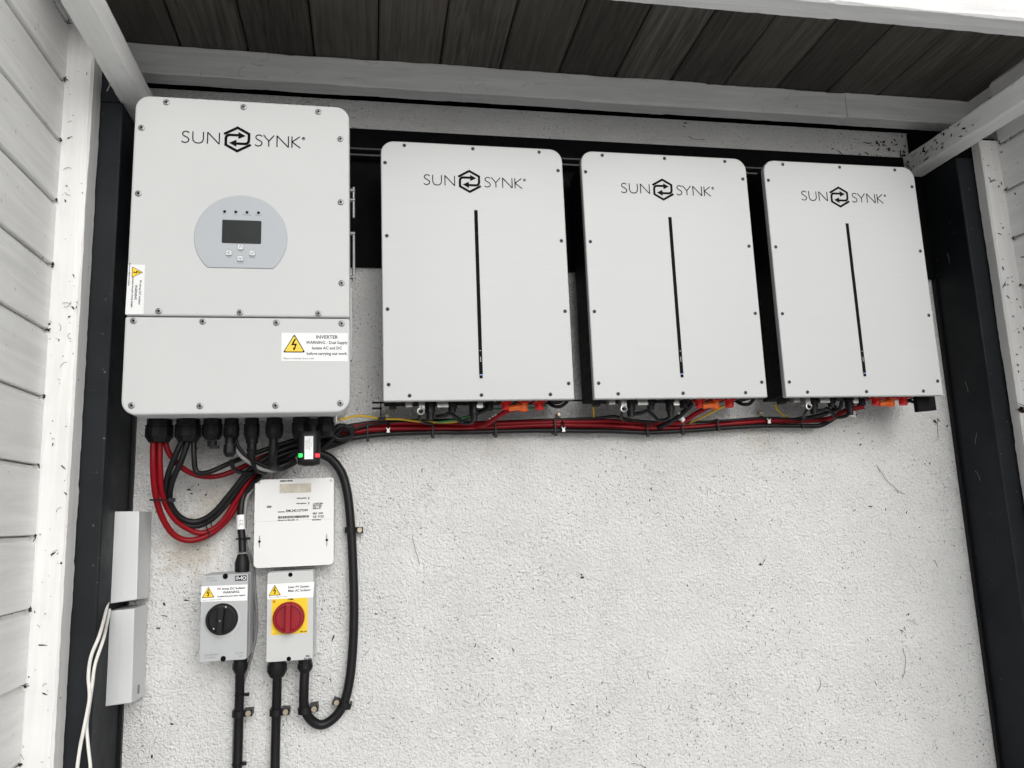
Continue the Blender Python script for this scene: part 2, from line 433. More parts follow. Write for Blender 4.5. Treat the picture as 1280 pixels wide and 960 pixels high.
# roof timbers; the rear beam is two lengths butted together
beam(-.66, 1.288, -.070, -.022, 1.035, 1.108, 'white_x', 'long white beam along the top of the rendered wall')
beam(1.2893, 1.677, -.0715, -.0225, 1.0345, 1.1075, 'white_x', 'short white beam end butted on at the top right corner')
beam(-.66, 1.70, -.505, -.449, 1.037, 1.117, 'white_x', 'white beam nearest the camera across the roof boards')
beam(-.5180, -.4685, -.60, -.012, .900, .957, 'white_y', 'white side beam above the left plank wall')
beam(1.492, 1.549, -.60, -.012, .900, .957, 'white_y', 'white side beam above the right plank wall')

ct = bpy.data.objects.new('ceiling', None); C.objects.link(ct); ct.location = (.5, -.35, 1.11); struct(ct)
SL = .035
cb = -.427-.1517*2
for k in range(17):
    x0 = cb+.1517*k; x1 = x0+.1517; m = MB(); gp = .0012+random.random()*.001; dz = (random.random()-.5)*.002
    pr = [(x0+gp, .018), (x0+gp, .004), (x0+gp+.004, 0), (x1-gp-.004, 0), (x1-gp, .004), (x1-gp, .018)]
    n = len(pr); ys = (.04, -.54)
    vs = [(x, y, 1.108+dz+SL*(-.07-y)+d) for y in ys for x, d in pr]
    fs = [(i, i+1, i+1+n, i+n) for i in range(n-1)]+[(n-1, 0, n, 2*n-1), tuple(range(n-1, -1, -1)), tuple(range(n, 2*n))]
    m.add(vs, fs); m.build('board', 'ceil', ct, smooth=20)
m = MB(); m.add([(-.75, .2, 1.124), (1.85, .2, 1.124), (1.85, -.56, 1.151), (-.75, -.56, 1.151), (-.75, .2, 1.154), (1.85, .2, 1.154), (1.85, -.56, 1.181), (-.75, -.56, 1.181)],
      [(0,3,2,1),(4,5,6,7),(0,1,5,4),(1,2,6,5),(2,3,7,6),(3,0,4,7)]); m.build('roof_deck', 'blackboard', ct)

# ------------------------------------------------------------------ shared prints
def logo(parent, cx, cz, sc, y, xoff_l, xoff_r, cap):
    """the wordmark: thin sans capitals either side of a hexagon of two arrows"""
    m = MB()
    st = [(-.475, .188), (0, .463), (.405, .235), (.405, -.02), (.385, -.10), (.33, -.15), (.26, -.165), (-.06, -.165)]
    ar = [(-.29, -.150), (-.03, -.295), (-.03, -.015)]
    for sg in (1, -1):
        m.stroke([(cx+sg*a*sc, cz+sg*b_*sc) for a, b_ in st], .098*sc, y)
        m.flat([(cx+sg*a*sc, cz+sg*b_*sc) for a, b_ in ar], y-.0001)
    m.build('logo', 'ink', parent)
    m = MB(); wd = .088*cap
    def put(x0, strokes):
        for q in strokes: m.stroke([(x0+a*cap, cz-cap/2+b_*cap) for a, b_ in q], wd, y)
    def Sg(): return [[(.57, .86), (.50, .94), (.38, .985), (.24, .97), (.13, .90), (.08, .79), (.11, .67), (.22, .58), (.40, .49), (.53, .39), (.57, .26), (.52, .12), (.40, .04), (.26, .01), (.12, .05), (.02, .13)]]
    def Ug(): return [[(.05, 1), (.05, .42), (.09, .22), (.20, .08), (.36, .02), (.55, .02), (.71, .08), (.82, .22), (.86, .42), (.86, 1)]]
    def Ng(): return [[(.05, 0), (.05, 1)], [(.05, .99), (.95, .01)], [(.95, 0), (.95, 1)]]
    def Yg(): return [[(0, 1), (.42, .48), (.84, 1)], [(.42, .5), (.42, 0)]]
    def Kg(): return [[(.05, 0), (.05, 1)], [(.68, 1), (.06, .52), (.72, 0)]]
    put(xoff_l, Sg()); put(xoff_l+.81*cap, Ug()); put(xoff_l+1.94*cap, Ng())
    m.build('lettering', 'ink', parent); m = MB()
    put(xoff_r, Sg()); put(xoff_r+.68*cap, Yg()); put(xoff_r+1.70*cap, Ng()); put(xoff_r+2.88*cap, Kg())
    rx, rz, rr = xoff_r+3.86*cap, cz+.36*cap, .115*cap
    m.stroke(arc(rx, rz, rr, 0, 360, 14), .035*cap, y)
    m.stroke([(rx-.05*cap, rz-.06*cap), (rx-.05*cap, rz+.06*cap), (rx+.04*cap, rz+.04*cap), (rx-.02*cap, rz), (rx+.05*cap, rz-.06*cap)], .03*cap, y)
    m.build('lettering', 'ink', parent)

def warn(parent, cx, cz, wd, y, turn=0.0):
    """yellow high-voltage triangle; wd is the width of its base"""
    m = MB(); hh = wd*.88
    def tri(f, r):
        p = []
        for a, (tx, tz) in ((90, (0, .62)), (210, (-.5, -.38)), (330, (.5, -.38))):
            tx *= f; tz = tz*f
            for q in range(5):
                an = a-60+30*q
                p.append((tx*wd*(1-r)+math.cos(rad(an))*r*wd*.35, tz*hh*(1-r)+math.sin(rad(an))*r*wd*.35))
        return p
    ca, sa = math.cos(turn), math.sin(turn)
    rot = lambda P: [(cx+a*ca+c*sa, cz-a*sa+c*ca) for a, c in P]
    m.flat(rot(tri(1.0, .12)), y, 0); m.flat(rot(tri(.84, .12)), y-.0002, 1)
    bolt = [(.02, .42), (.08, .38), (-.03, .12), (.13, .13), (.05, -.13), (.09, -.12), (-.03, -.27), (-.06, -.10), (-.01, -.12), (.03, .05), (-.15, .03)]
    m.flat(rot([(a*wd, (c-.02)*hh) for a, c in bolt]), y-.0004, 0)
    m.build('warning_triangle', ['ink', 'yellow'], parent)

def screw_mesh(name, r, h, mat, hexr=.45):
    m = MB(); m.lathe((0, -h*.4, 0), (0, -1, 0), [(0, r*hexr*.82), (h*.25, r*hexr*.7)], 6, 1); m.lathe((0, 0, 0), (0, -1, 0), [(0, r), (h*.6, r), (h, r*.72), (h*.99, r*hexr), (h*.35, r*hexr*.8)], 14)
    return m.build(name, [mat, 'ink'])
def bolt_at(src, parent, pts, name='screw'):
    for i, p in enumerate(pts): share(src, name, parent, p)

# ------------------------------------------------------------------ inverter
IX0, IX1, IZ0, IZ1, IY = -.4584, -.0364, .2131, .8658, -.27
inv = thing('inverter', 'large light grey inverter with round control panel hung on the wall', 'inverter', ((IX0+IX1)/2, -.14, IZ0))
seam = .4052
r = .028
up_ = [(IX0, seam+.0012), (IX1, seam+.0012)]+arc(IX1-r, IZ1-r, r, 0, 90, 8)+arc(IX0+r, IZ1-r, r, 90, 180, 8)
lo_ = arc(IX0+r, IZ0+r, r, 180, 270, 8)+arc(IX1-r, IZ0+r, r, 270, 360, 8)+[(IX1, seam-.0012), (IX0, seam-.0012)]
cover = MB().prism(up_, IY, IY+.055).build('front_cover', 'case', inv, bevel=.004, seg=3)
lcover = MB().prism(lo_, IY, IY+.055).build('wiring_cover', 'case', inv, bevel=.004, seg=3)
MB().prism(rrect(IX0+.012, IX1-.012, IZ0+.010, IZ1-.012, .02), IY+.05, -.075).build('case', 'case', inv, bevel=.003)
m = MB()
for k in range(22):
    x = IX0+.045+k*.0158; m.box(x, x+.004, -.078, -.028, IZ0+.13, IZ1-.06)
m.build('heat_sink', 'alu', inv)
MB().box(IX0+.06, IX1-.06, -.040, -.004, IZ1-.24, IZ1-.16).build('hanging_bracket', 'steel', inv)
# fittings on the right flank
m = MB(); hx = IX1+.004
for (a, b_) in ((232, 270), (292, 350)):
    p, q = W(441, a, -.20), W(441.5, b_, -.20); m.tube([(hx+.003, -.19, p.z), (hx+.003, -.19, q.z)], .0032, smooth=False)
for yy in (236, 248, 290, 345):
    z = W(441, yy, -.20).z; m.cyl((IX1-.014, -.19, z), (hx+.006, -.19, z), .0045, n=10)
m.box(IX1-.0125, hx-.001, -.2, -.18, W(441, 450, -.2).z, W(441, 360, -.2).z)
m.build('side_handle', 'screwg', inv, smooth=40)
# screws
sc0 = screw_mesh('screw', .0062, .0022, 'screwg')
sc0.parent = inv
ip = [(208,128),(304.5,134),(398,140),(177,160),(425.5,174),(173,242),(426,253),(427,354),(198.5,389),(300,390.5),(398,392),(167,401),(253.5,402),(345.5,403.5),(427,404.5),(164.5,507),(250,507.5),(344.5,507),(425.5,504)]
pp = [W(a, b_, IY) for a, b_ in ip]
sc0.location = pp[0]-world_base(inv)
bolt_at(sc0, inv, pp[1:])
logo(cover, -.2605, .7797, .0555, IY-.0006, -.3685, -.2265, .0252)
# control panel
cx, cz, cr = -.2487, .5688, .0893
a0 = -45.5
fas = MB().prism(arc(cx, cz, cr, a0, 180-a0, 56), IY-.0022, IY+.001).build('control_panel', 'fascia', inv, bevel=.0008, seg=1)
MB().prism(rrect(cx-.0365, cx+.0385, .5560, .6045, .002, n=3), IY-.0032, IY-.002).build('screen', 'screen', fas)
for k, (a, b_) in enumerate(((281, 265), (295, 265.4), (309, 266), (323.3, 266.5))):
    p = W(a, b_, IY); MB().lathe((p.x, IY-.0022, p.z), (0, -1, 0), [(0, .0031), (.0007, .0027)], 10).build('indicator_light', 'ink', fas)
    text('lettering', ('DC', 'AC', 'Normal', 'Alarm')[k], p.x, p.z-.0052, .0052, IY-.00235, 'inkg', fas)
for k, (a, b_) in enumerate(((301.2, 309.5), (286.6, 316.6), (315.8, 317), (300.8, 323.6))):
    p = W(a, b_, IY); MB().prism(rrect(p.x-.0058, p.x+.0058, p.z-.0058, p.z+.0058, .0015, n=2), IY-.0042, IY-.002).build('button', 'button', fas, bevel=.0006, seg=1)
    m = MB()
    gl = ([(-.003, -.002), (0, .003), (.003, -.002)], [(.002, .003), (-.003, 0), (.002, -.003)], [(-.003, 0), (-.001, -.0025), (.0032, .003)], [(-.003, .002), (0, -.003), (.003, .002)])[k]
    m.stroke([(p.x+q, p.z+s_) for q, s_ in gl], .0011, IY-.0043); m.stroke(rrect(p.x-.0054, p.x+.0054, p.z-.0054, p.z+.0054, .001, n=1), .0007, IY-.00425); m.build('symbol', 'inkg', fas)
    text('lettering', ('Up', 'Esc', 'Enter', 'Down')[k], p.x, p.z-.0088, .0048, IY-.00235, 'inkg', fas)
# stickers
st1 = MB().prism([(-.1685, .3165), (-.0405, .3155), (-.0405, .3735), (-.1685, .3735)], IY-.0005, IY+.001).build('sticker', 'label', inv)
warn(st1, -.1440, .3475, .0415, IY-.0007)
for k, (tx, s_) in enumerate((('INVERTER', .0098), ('WARNING - Dual Supply', .0082), ('Isolate AC and DC', .0082), ('before carrying out work', .0082))):
    text('lettering', tx, -.0810, .3648-.0112*k, s_, IY-.0007, 'ink', st1, bold=.00014, squash=(.98, .93, .92, .93)[k])
text('lettering', 'Place on Inverter front cover', -.1640, .3215, .0050, IY-.0007, 'ink', st1, align='LEFT')
st2 = MB().prism([(-.4582, .4085), (-.4255, .4085), (-.4265, .5080), (-.4570, .5080)], IY-.0005, IY+.001).build('sticker', 'label', inv)
warn(st2, -.4420, .4925, .0225, IY-.0007, rad(90))
for k, (tx, s_, dx, zz) in enumerate((('PV Array DC isolator', .0056, 0, .452), ('WARNING', .0062, -.0075, .452), ('Contains live parts during daylight', .0044, -.0135, .452), ('Place on or adjacent to isolators', .0035, -.0205, .488))):
    text('lettering', tx, -.4335+dx, zz, s_, IY-.0007, 'ink', st2, turn=rad(90), bold=.0001)
# cable entries underneath
gx = [(-.426, .0272), (-.370, .0262), (-.322, .0205), (-.284, .0160), (-.243, .0160), (-.197, .0185), (-.141, .0205), (-.091, .0190)]
GY = -.12
for k, (x, rr) in enumerate(gx):
    m = MB(); t = IZ0+.012
    hh = (.030, .030, .026, .028, .030, .026, .028, .024)[k]
    m.lathe((x, GY, t), (0, 0, -1), [(0, rr*.90), (.014, rr*.90), (.0141, rr*1.0), (.018, rr*1.0), (.0181, rr*.86), (.0195, rr*.86), (.0196, rr), (.0196+hh*.6, rr), (.0196+hh, rr*.72)], 12)
    m.build('cable_gland', 'plastic', inv, smooth=18)
m = MB(); x = gx[2][0]
m.lathe((x, GY, IZ0-.036), (0, 0, -1), [(0, .010), (.012, .0095)], 8).box(x-.004, x+.014, GY-.006, GY+.006, IZ0-.052, IZ0-.046); m.build('blanking_plug', 'plastic', inv)
MB().cyl((-.068, -.16, IZ0+.01), (-.068, -.16, IZ0-.006), .004, n=8).build('earth_stud', 'steel', inv)

# ------------------------------------------------------------------ batteries
BWD, BHT, BY = .4209, .5961, -.17
BX = (.0307, .4975, .9655); BZ = .2494
def battery():
    """built in place at the first position"""
    x0, x1, z0, z1 = BX[0], BX[0]+BWD, BZ, BZ+BHT
    t = thing('battery', 'x', 'battery', (x0+BWD/2, -.09, z0), 'wall batteries in a row')
    slot0, slot1 = .3055, .6865; sx = x0+.2120
    MB().prism(rrect(x0, x1, z0, z1, .030, 0, 8), BY, BY+.016).build('front_panel', 'panel', t, bevel=.0022, seg=2)
    MB().prism(rrect(x0+.004, x1-.004, z0+.006, z1-.004, .026, 0, 6), BY+.015, -.052).build('case', 'bblack', t, bevel=.002)
    MB().box(x0+.05, x1-.05, -.054, -.036, z0+.30, z1-.035).build('hanging_plate', 'bblack', t)
    lp = thing_part = MB().prism([(sx-.0040, slot0), (sx+.0040, slot0), (sx+.0040, slot1), (sx-.0040, slot1)], BY-.0008, BY+.001).build('light_strip', 'ink', t)
    m = MB()
    for k, zz in enumerate((.0355, .0205, .0175, .0145, .0115)):
        m.box(sx-.0012, sx+.0012, BY-.0012, BY-.0007, slot0+zz+.018, slot0+zz+.0198)
    m.build('indicator_light', 'ledw', lp)
    m = MB(); m.box(sx-.0034, sx+.0034, BY-.0012, BY-.0007, slot0-.0075, slot0-.0012); m.build('power_button', 'ink', lp)
    m = MB(); m.box(sx-.0038, sx+.0038, BY-.0011, BY-.0006, slot0-.0010, slot0+.0012); m.build('indicator_light', 'ledb', lp)
    s0 = screw_mesh('screw', .0042, .0012, 'screwd', .5)
    pts = [(.053,.5865),(.2095,.5865),(.366,.5865),(.0095,.5425),(.4095,.5425),(.0115,.370),(.409,.370),(.0115,.2025),(.409,.2025),(.0118,.036),(.409,.036),(.056,.0115),(.2115,.0115),(.366,.0115)]
    pts = [Vector((x0+a, BY-.0001, z0+c)) for a, c in pts]
    s0.parent = t; s0.location = pts[0]-world_base(t); bolt_at(s0, t, pts[1:])
    logo(t, x0+.1995, .7556, .0545, BY-.0005, x0+.0945, x0+.2335, .0245)
    # sockets and terminals on the underside
    zb = z0+.006
    def lx(px): return W(px, 510, -.11).x
    for px, wpx, dep in ((511, 10, .012), (527, 9, .020), (553, 17, .014), (599, 10, .016)):
        x = lx(px); h_ = wpx*.0008
        MB().box(x-h_, x+h_, -.122, -.100, zb-dep, zb+.002).build('socket', 'steel', t, bevel=.0012, seg=1)
    for px, rr, dep in ((537.5, .0115, .040), (565, .0110, .024), (592, .0105, .044)):
        x = lx(px)
        MB().lathe((x, -.112, zb), (0, 0, -1), [(0, rr*1.25), (.008, rr*1.25), (.0082, rr), (dep*.6, rr), (dep*.62, rr*.8), (dep, rr*.72)], 12).build('connector', 'plastic', t, smooth=30)
    for px, mt in ((611, 'plastic'), (633, 'redp'), (674, 'redp')):
        x = lx(px)
        MB().box(x-.0125, x+.0125, -.126, -.096, zb-.005, zb+.001).lathe((x, -.111, zb-.005), (0, 0, -1), [(0, .0095), (.012, .0105), (.016, .0085)], 14).build('terminal', mt, t, smooth=30)
    x = lx(654)
    MB().box(x-.0125, x+.0125, -.126, -.096, zb-.005, zb+.001, 0).lathe((x, -.112, zb-.005), (0, 0, -1), [(0, .0098), (.014, .0108), (.019, .0090)], 14, 1).build('terminal', ['redp', 'orange'], t, smooth=30)
    x = lx(646)
    MB().tube([(x+.010, -.118, zb-.014), (x-.004, -.121, zb-.016), (x-.020, -.118, zb-.018)], .0068, sub=4, m=0).build('plug_cap', 'orange', t, smooth=50)
    m = MB()
    for px in (604, 617, 627, 639, 648, 661, 668, 681):
        x = lx(px); m.lathe((x, -.131, zb-.001), (0, 0, -1), [(0, .0026), (.003, .0022)], 6)
    m.build('terminal_screw', 'steel', t)
    x = lx(491); MB().box(x-.0075, x+.0075, -.12, -.10, zb-.014, zb+.001).build('foot', 'plastic', t)
    m = MB(); x = lx(700); m.tube([(x-.022, -.09, zb-.001), (x-.012, -.10, zb-.011), (x+.002, -.11, zb-.013), (x+.020, -.10, zb-.001)], .0042, sub=5); m.build('vent_hose', 'plastic', t)
    return t
def copy_tree(o, parent=None):
    c = o.copy(); C.objects.link(c); c.parent = parent
    for ch in list(o.children): copy_tree(ch, c)
    return c
b1 = battery(); b1['label'] = 'silver fronted wall battery nearest the inverter'
b2 = copy_tree(b1); b2.location.x += BX[1]-BX[0]; b2['label'] = 'silver fronted wall battery in the middle of the three'
b3 = copy_tree(b1); b3.location.x += BX[2]-BX[0]; b3['label'] = 'silver fronted wall battery beside the right dark post'
# odd pieces on single batteries
p, q = W(1144.5, 497, -.13), W(1171, 514.5, -.13)
MB().add([(p.x, -.135, q.z), (q.x, -.13, q.z+.004), (q.x, -.13, BZ+.01), (p.x, -.135, BZ+.01), (p.x, -.120, q.z), (q.x, -.115, q.z+.004), (q.x, -.115, BZ+.01), (p.x, -.120, BZ+.01)],
         [(0,1,2,3),(7,6,5,4),(0,4,5,1),(1,5,6,2),(3,2,6,7),(0,3,7,4)]).build('cover_plate', 'bblack', b3)

# rails on the wall
o = MB()
for (z0, z1, y0, y1) in ((.8725, .8765, -.036, -.012), (.8885, .8925, -.036, -.012), (.8725, .8925, -.014, -.0105)): o.box(-.42, 1.36, y0, y1, z0, z1)
o = o.build('strut_rail', 'screwd', origin=(.47, -.02, .87)); tag(o, 'slim silver strut rail behind the inverter and batteries', 'rail')
t = thing('mounting_rail', 'thin black mounting rail showing below the batteries', 'rail', (.7, -.03, .22))
z1 = W(475, 503.5, -.05).z; z2 = W(475, 510.5, -.05).z
MB().box(.008, 1.405, -.060, -.046, z1-.0012, z1+.0012).build('rail_edge', 'bblack', t)
for xa_, xb_ in ((.008, .030), (1.36, 1.405)): MB().box(xa_, xb_, -.060, -.046, z2-.0010, z2+.0010).build('rail_edge', 'bblack', t)
MB().box(.0265, .0285, -.058, -.010, z2-.024, z1+.0).build('rail_bracket', 'bblack', t)

# ------------------------------------------------------------------ data dongle
p = W(386, 583, -.165); q = W(386, 541, -.165); dx = .0225
t = thing('data_dongle', 'black plug-in data dongle with white label under the inverter', 'dongle', (p.x, -.15, p.z))
m = MB(); prof = rrect(p.x-dx, p.x+dx, -.178, -.142, .013, n=5)
vs = []; n = len(prof)
for z, s_ in ((p.z+.004, .80), (p.z+.0005, .62), (p.z+.010, 1.0), (q.z-.010, 1.0), (q.z, .85)):
    pass
rows = [(p.z, .70), (p.z+.006, .95), (p.z+.012, 1.0), (q.z-.004, 1.0), (q.z, .93)]
for z, s_ in rows:
    for a, c in prof: vs.append((p.x+(a-p.x)*(1.0 if z > p.z else .96), -.16+(c+.16)*s_, z + (0 if s_ > .94 else abs(a-p.x)/dx*.004)))
fs = [(k*n+i, k*n+(i+1) % n, (k+1)*n+(i+1) % n, (k+1)*n+i) for k in range(len(rows)-1) for i in range(n)]+[tuple(range(n-1, -1, -1)), tuple(range((len(rows)-1)*n, len(rows)*n))]
m.add(vs, fs); m.build('housing', 'plastic', t, smooth=40)
x = W(391, 530, -.16).x
MB().lathe((x, -.155, q.z-.002), (0, 0, 1), [(0, .0095), (.018, .0085), (.0185, .011), (.032, .011)], 14).build('connector', 'plastic', t, smooth=30)
l0, l1 = W(380.5, 574, -.179), W(391.5, 545, -.179)
st = MB().prism([(l0.x, l0.z), (l1.x, l0.z), (l1.x, l1.z), (l0.x, l1.z)], -.1795, -.1775).build('sticker', 'sticker', t)
for k in range(4):
    text('lettering', ('SN 2305148', 'PWD 81462', 'DATA LOGGER', 'V1.02')[k], l0.x+.0028+k*.0036, (l0.z+l1.z)/2+.006, .0034, -.1797, 'inkg', st, turn=rad(90))
for px, mt in ((375.8, 'ledg'), (396.6, 'ledr')):
    e = W(px, 569.3, -.176)
    MB().box(e.x-.0048, e.x+.0048, -.1785, -.174, e.z-.0045, e.z+.0045).build('indicator_light', mt, t, bevel=.002)

# ------------------------------------------------------------------ energy meter
mx0, mx1, mz0, mz1, MY = -.2430, -.0765, -.0905, .0970, -.060
t = thing('energy_meter', 'white plastic energy meter with small display and barcode', 'meter', ((mx0+mx1)/2, -.03, mz0))
MB().prism(rrect(mx0, mx1, .0070, mz1, .004, 0, 4), MY, -.002).build('case', 'meter', t, bevel=.0004, seg=1)
MB().prism(rrect(mx0, mx1, mz0, .0069, 0, .010, 5), MY-.0002, -.004).build('terminal_cover', 'meter', t, bevel=.0004, seg=1)
a, c = W(349.5, 616.5, MY), W(389, 604, MY)
MB().prism(rrect(a.x, c.x, a.z, c.z, .001, n=2), MY-.0008, MY+.001).build('display', 'lcd', t)
def ml(px, py): return W(px, py, MY)
def mtext(tx, px, py, s_, al='LEFT', mt='ink', bold=.00018): q = ml(px, py); text('lettering', tx, q.x, q.z, s_, MY-.0005, mt, t, align=al, bold=bold)
mtext('ENERGY METER', 350, 601.5, .0038, bold=.00025)
mtext('1000 imp/kWh', 383, 622.6, .0034, 'RIGHT'); mtext('1000 imp/kvarh', 383, 629, .0034, 'RIGHT')
mtext('Serial No:', 347.5, 640, .0036); mtext('EML2421277399', 357.5, 638.8, .0068)
mtext('Model No: EML-MP1  v4', 347.5, 650.6, .0042, bold=.0001)
for k, tx in enumerate(('1 x 230V 50Hz', '0.25-5(100)A', 'Class 1  IP51', 'Made in EU')): mtext(tx, 391, 629.5+2.1*k, .0036)
mtext('CE  0122', 391, 646, .0062); mtext('M22  2295', 391, 642, .005); mtext('EN 50470-3', 390.5, 650, .0038)
m = MB(); a = ml(347.5, 648.3); c = ml(386, 643.9); x = a.x
while x < c.x:
    wd = random.choice((.0004, .0006, .0009, .0012)); m.flat([(x, a.z), (x+wd, a.z), (x+wd, c.z), (x, c.z)], MY-.0005); x += wd+random.choice((.0004, .0005, .0007))
m.build('barcode', 'ink', t)
m = MB()
for py in (622.8, 629): q = ml(386, py); m.box(q.x-.0008, q.x+.0008, MY-.001, MY+.001, q.z-.0024, q.z+.0024)
m.build('indicator_light', 'ink', t)
q = ml(336.5, 633.5); MB().prism(rrect(q.x-.0052, q.x+.0052, q.z-.0024, q.z+.0024, .002, n=3), MY-.0006, MY+.001).build('optical_port', 'inkg', t)
for px, py in ((323.5, 603), (414, 600.5)):
    q = ml(px, py); MB().lathe((q.x, MY+.0005, q.z), (0, -1, 0), [(0, .0034), (.0012, .003)], 10).build('screw', 'isog', t)
for px, py in ((324.3, 677), (408.5, 675)):
    q = W(px, py, MY-.0015); m = MB()
    m.box(q.x-.0004, q.x+.0004, MY-.0022, MY-.001, q.z-.0125, q.z+.0125); m.lathe((q.x, MY-.0015, q.z), (0, -1, 0), [(0, .0028), (.0008, .0024)], 8); m.build('sealing_screw', 'ink', t)

# ------------------------------------------------------------------ isolators
def isolator(name, label, x0, x1, z0, z1, yf, front, knobpos, knobr):
    t = thing(name, label, 'isolator switch', ((x0+x1)/2, yf/2, z0), 'isolator switches below the inverter')
    MB().prism(rrect(x0, x1, z0, z1, .004, n=3), yf+.030, -.002).build('base', front, t, bevel=.0015)
    MB().prism(rrect(x0+.0005, x1-.0005, z0+.0005, z1-.0005, .004, n=3), yf, yf+.0290).build('lid', front, t, bevel=.0025, seg=3)
    return t
dx0, dx1, dz0, dz1 = -.3395, -.2470, -.2690, -.0975
dc = isolator('dc_isolator', 'grey isolator with a black rotary knob', dx0, dx1, dz0, dz1, -.10, 'isog', None, 0)
YF = -.10
def dl(px, py, y=YF): return W(px, py, y)
st = MB().prism([(dl(251.5, 733).x, dl(251.5, 752.3).z), (dl(309, 750.5).x, dl(309, 750.5).z), (dl(309.5, 730.5).x, dl(309.5, 730.5).z), (dl(252, 733).x, dl(252, 733).z)], YF-.0005, YF+.001).build('sticker', 'sticker', dc)
q = dl(260.3, 742); warn(st, q.x, q.z, .0245, YF-.0007)
for k, (tx, s_) in enumerate((('PV Array DC Isolator', .0062), ('WARNING:', .0066), ('Contains live parts during daylight', .0040))):
    q = dl(289.3, 735.6+4.6*k); text('lettering', tx, q.x, q.z, s_, YF-.0007, 'ink', st, bold=.00016)
q = dl(253, 750.3); text('lettering', 'Place on or adjacent to isolator', q.x, q.z, .003, YF-.0007, 'ink', st, align='LEFT')
q = dl(301, 722.6); bd = MB().prism([(q.x-.0115, q.z-.0052), (q.x+.0115, q.z-.0052), (q.x+.0115, q.z+.0052), (q.x-.0115, q.z+.0052)], YF-.0004, YF+.001).build('badge', 'ink', dc)
m = MB(); hh_ = .0034; wl = .0013
for st_ in ([(-.0090, -hh_), (-.0090, hh_)], [(-.0058, -hh_), (-.0058, hh_), (-.0020, -hh_*.5), (.0018, hh_), (.0018, -hh_)], arc(.0068, 0, hh_-.0004, 90, 450, 16)):
    m.stroke([(q.x+a_, q.z+c_) for a_, c_ in st_], wl, YF-.0006)
m.build('lettering', 'sticker', bd)
for tx, px, py, s_ in (('Type no.', 257.5, 722.5, .0048), ('CI ring 25A', 258, 726, .0044), ('SI16-PEL64R-2', 255.5, 819, .0048), ('DC Isolator', 255.5, 822.3, .0044), ('DC-PV2', 294.5, 816.8, .0048), ('16A', 298, 820.4, .0048)):
    q = dl(px, py); text('lettering', tx, q.x, q.z, s_, YF-.0003, 'inkg', dc, align='LEFT')
for px, py in ((281.7, 720.5), (279, 823.5)):
    q = dl(px, py); s_ = 1 if py < 760 else -1
    MB().prism(rrect(q.x-.0050, q.x+.0050, q.z-.0055, q.z+.0055, .0045, n=4), YF-.0004, YF+.004).build('screw_recess', 'ink', dc)
q = dl(278, 773.5)
MB().lathe((q.x+.001, YF+.001, q.z-.0025), (0, -1, 0), [(0, .0345), (.0022, .0345), (.003, .0335)], 36).build('dial_plate', 'isol', dc)
kb = MB(); kb.lathe((q.x, YF, q.z), (0, -1, 0), [(0, .0315), (.010, .0310), (.0125, .0285), (.0128, .0255), (.0085, .0245), (.0085, .002)], 36)
kb = kb.build('knob', 'plastic', dc, smooth=30)
m = MB(); m.prism([(q.x-.0070, q.z-.0270), (q.x+.0035, q.z-.0285), (q.x+.0075, q.z+.0270), (q.x-.0060, q.z+.0270)], YF-.027, YF-.008); m.build('grip', 'plastic', kb, bevel=.0022)
MB().lathe((q.x, YF-.0275, q.z-.001), (0, -1, 0), [(0, .0022), (.0008, .0018)], 10).build('screw', 'screwg', kb)
e = dl(281, 758.8, YF-.012); MB().prism([(e.x-.0032, e.z-.0018), (e.x+.0032, e.z-.0018), (e.x+.0032, e.z+.0018), (e.x-.0032, e.z+.0018)], YF-.0135, YF-.012).build('pointer', 'button', kb)
e = dl(268, 785.6, YF-.009); MB().flat([(e.x-.0018, e.z-.0018), (e.x+.0018, e.z), (e.x-.0018, e.z+.0018)], YF-.0132).build('pointer', 'button', kb)

ax0, ax1, az0, az1 = -.2110, -.1165, -.2795, -.0985
ac = isolator('ac_isolator', 'light grey isolator with a red rotary knob on a yellow plate', ax0, ax1, az0, az1, -.09, 'isol', None, 0)
YF = -.09
st = MB().prism([(dl(334.3, 730, YF).x, dl(334.3, 749.3, YF).z), (dl(391.5, 746.6, YF).x, dl(391.5, 746.6, YF).z), (dl(392.8, 727.3, YF).x, dl(392.8, 727.3, YF).z), (dl(334.3, 730.3, YF).x, dl(334.3, 730.3, YF).z)], YF-.0006, YF+.001).build('sticker', 'sticker', ac)
q = dl(343.4, 739.2, YF); warn(st, q.x, q.z, .0245, YF-.0008)
for k, tx in enumerate(('Solar PV System', 'Main AC Isolator')):
    q = dl(360, 734.2+4.6*k, YF); text('lettering', tx, q.x, q.z, .0066, YF-.0008, 'ink', st, bold=.00016, align='LEFT')
q = dl(336, 746.6, YF); text('lettering', 'Place on or adjacent to isolator', q.x, q.z, .003, YF-.0008, 'ink', st, align='LEFT')
a, c = dl(339, 794.3, YF), dl(384.6, 746, YF)
yp = MB().prism([(a.x, a.z), (c.x, a.z+.001), (c.x, c.z), (a.x, c.z)], YF-.0004, YF+.001).build('dial_plate', 'yellow', ac)
q = dl(342.7, 752.3, YF); text('lettering', 'O', q.x, q.z, .0068, YF-.0006, 'redknob', yp, bold=.0003)
q = dl(363.2, 749.2, YF); text('lettering', 'I ON', q.x, q.z, .005, YF-.0007, 'ink', yp, bold=.0003)
q = dl(379.5, 789.4, YF); text('lettering', '20A AC', q.x, q.z, .0042, YF-.0006, 'ink', yp, bold=.0002)
q = dl(341, 792.4, YF); text('lettering', 'isolator 4 pole', q.x, q.z, .003, YF-.0006, 'inkg', yp, align='LEFT')
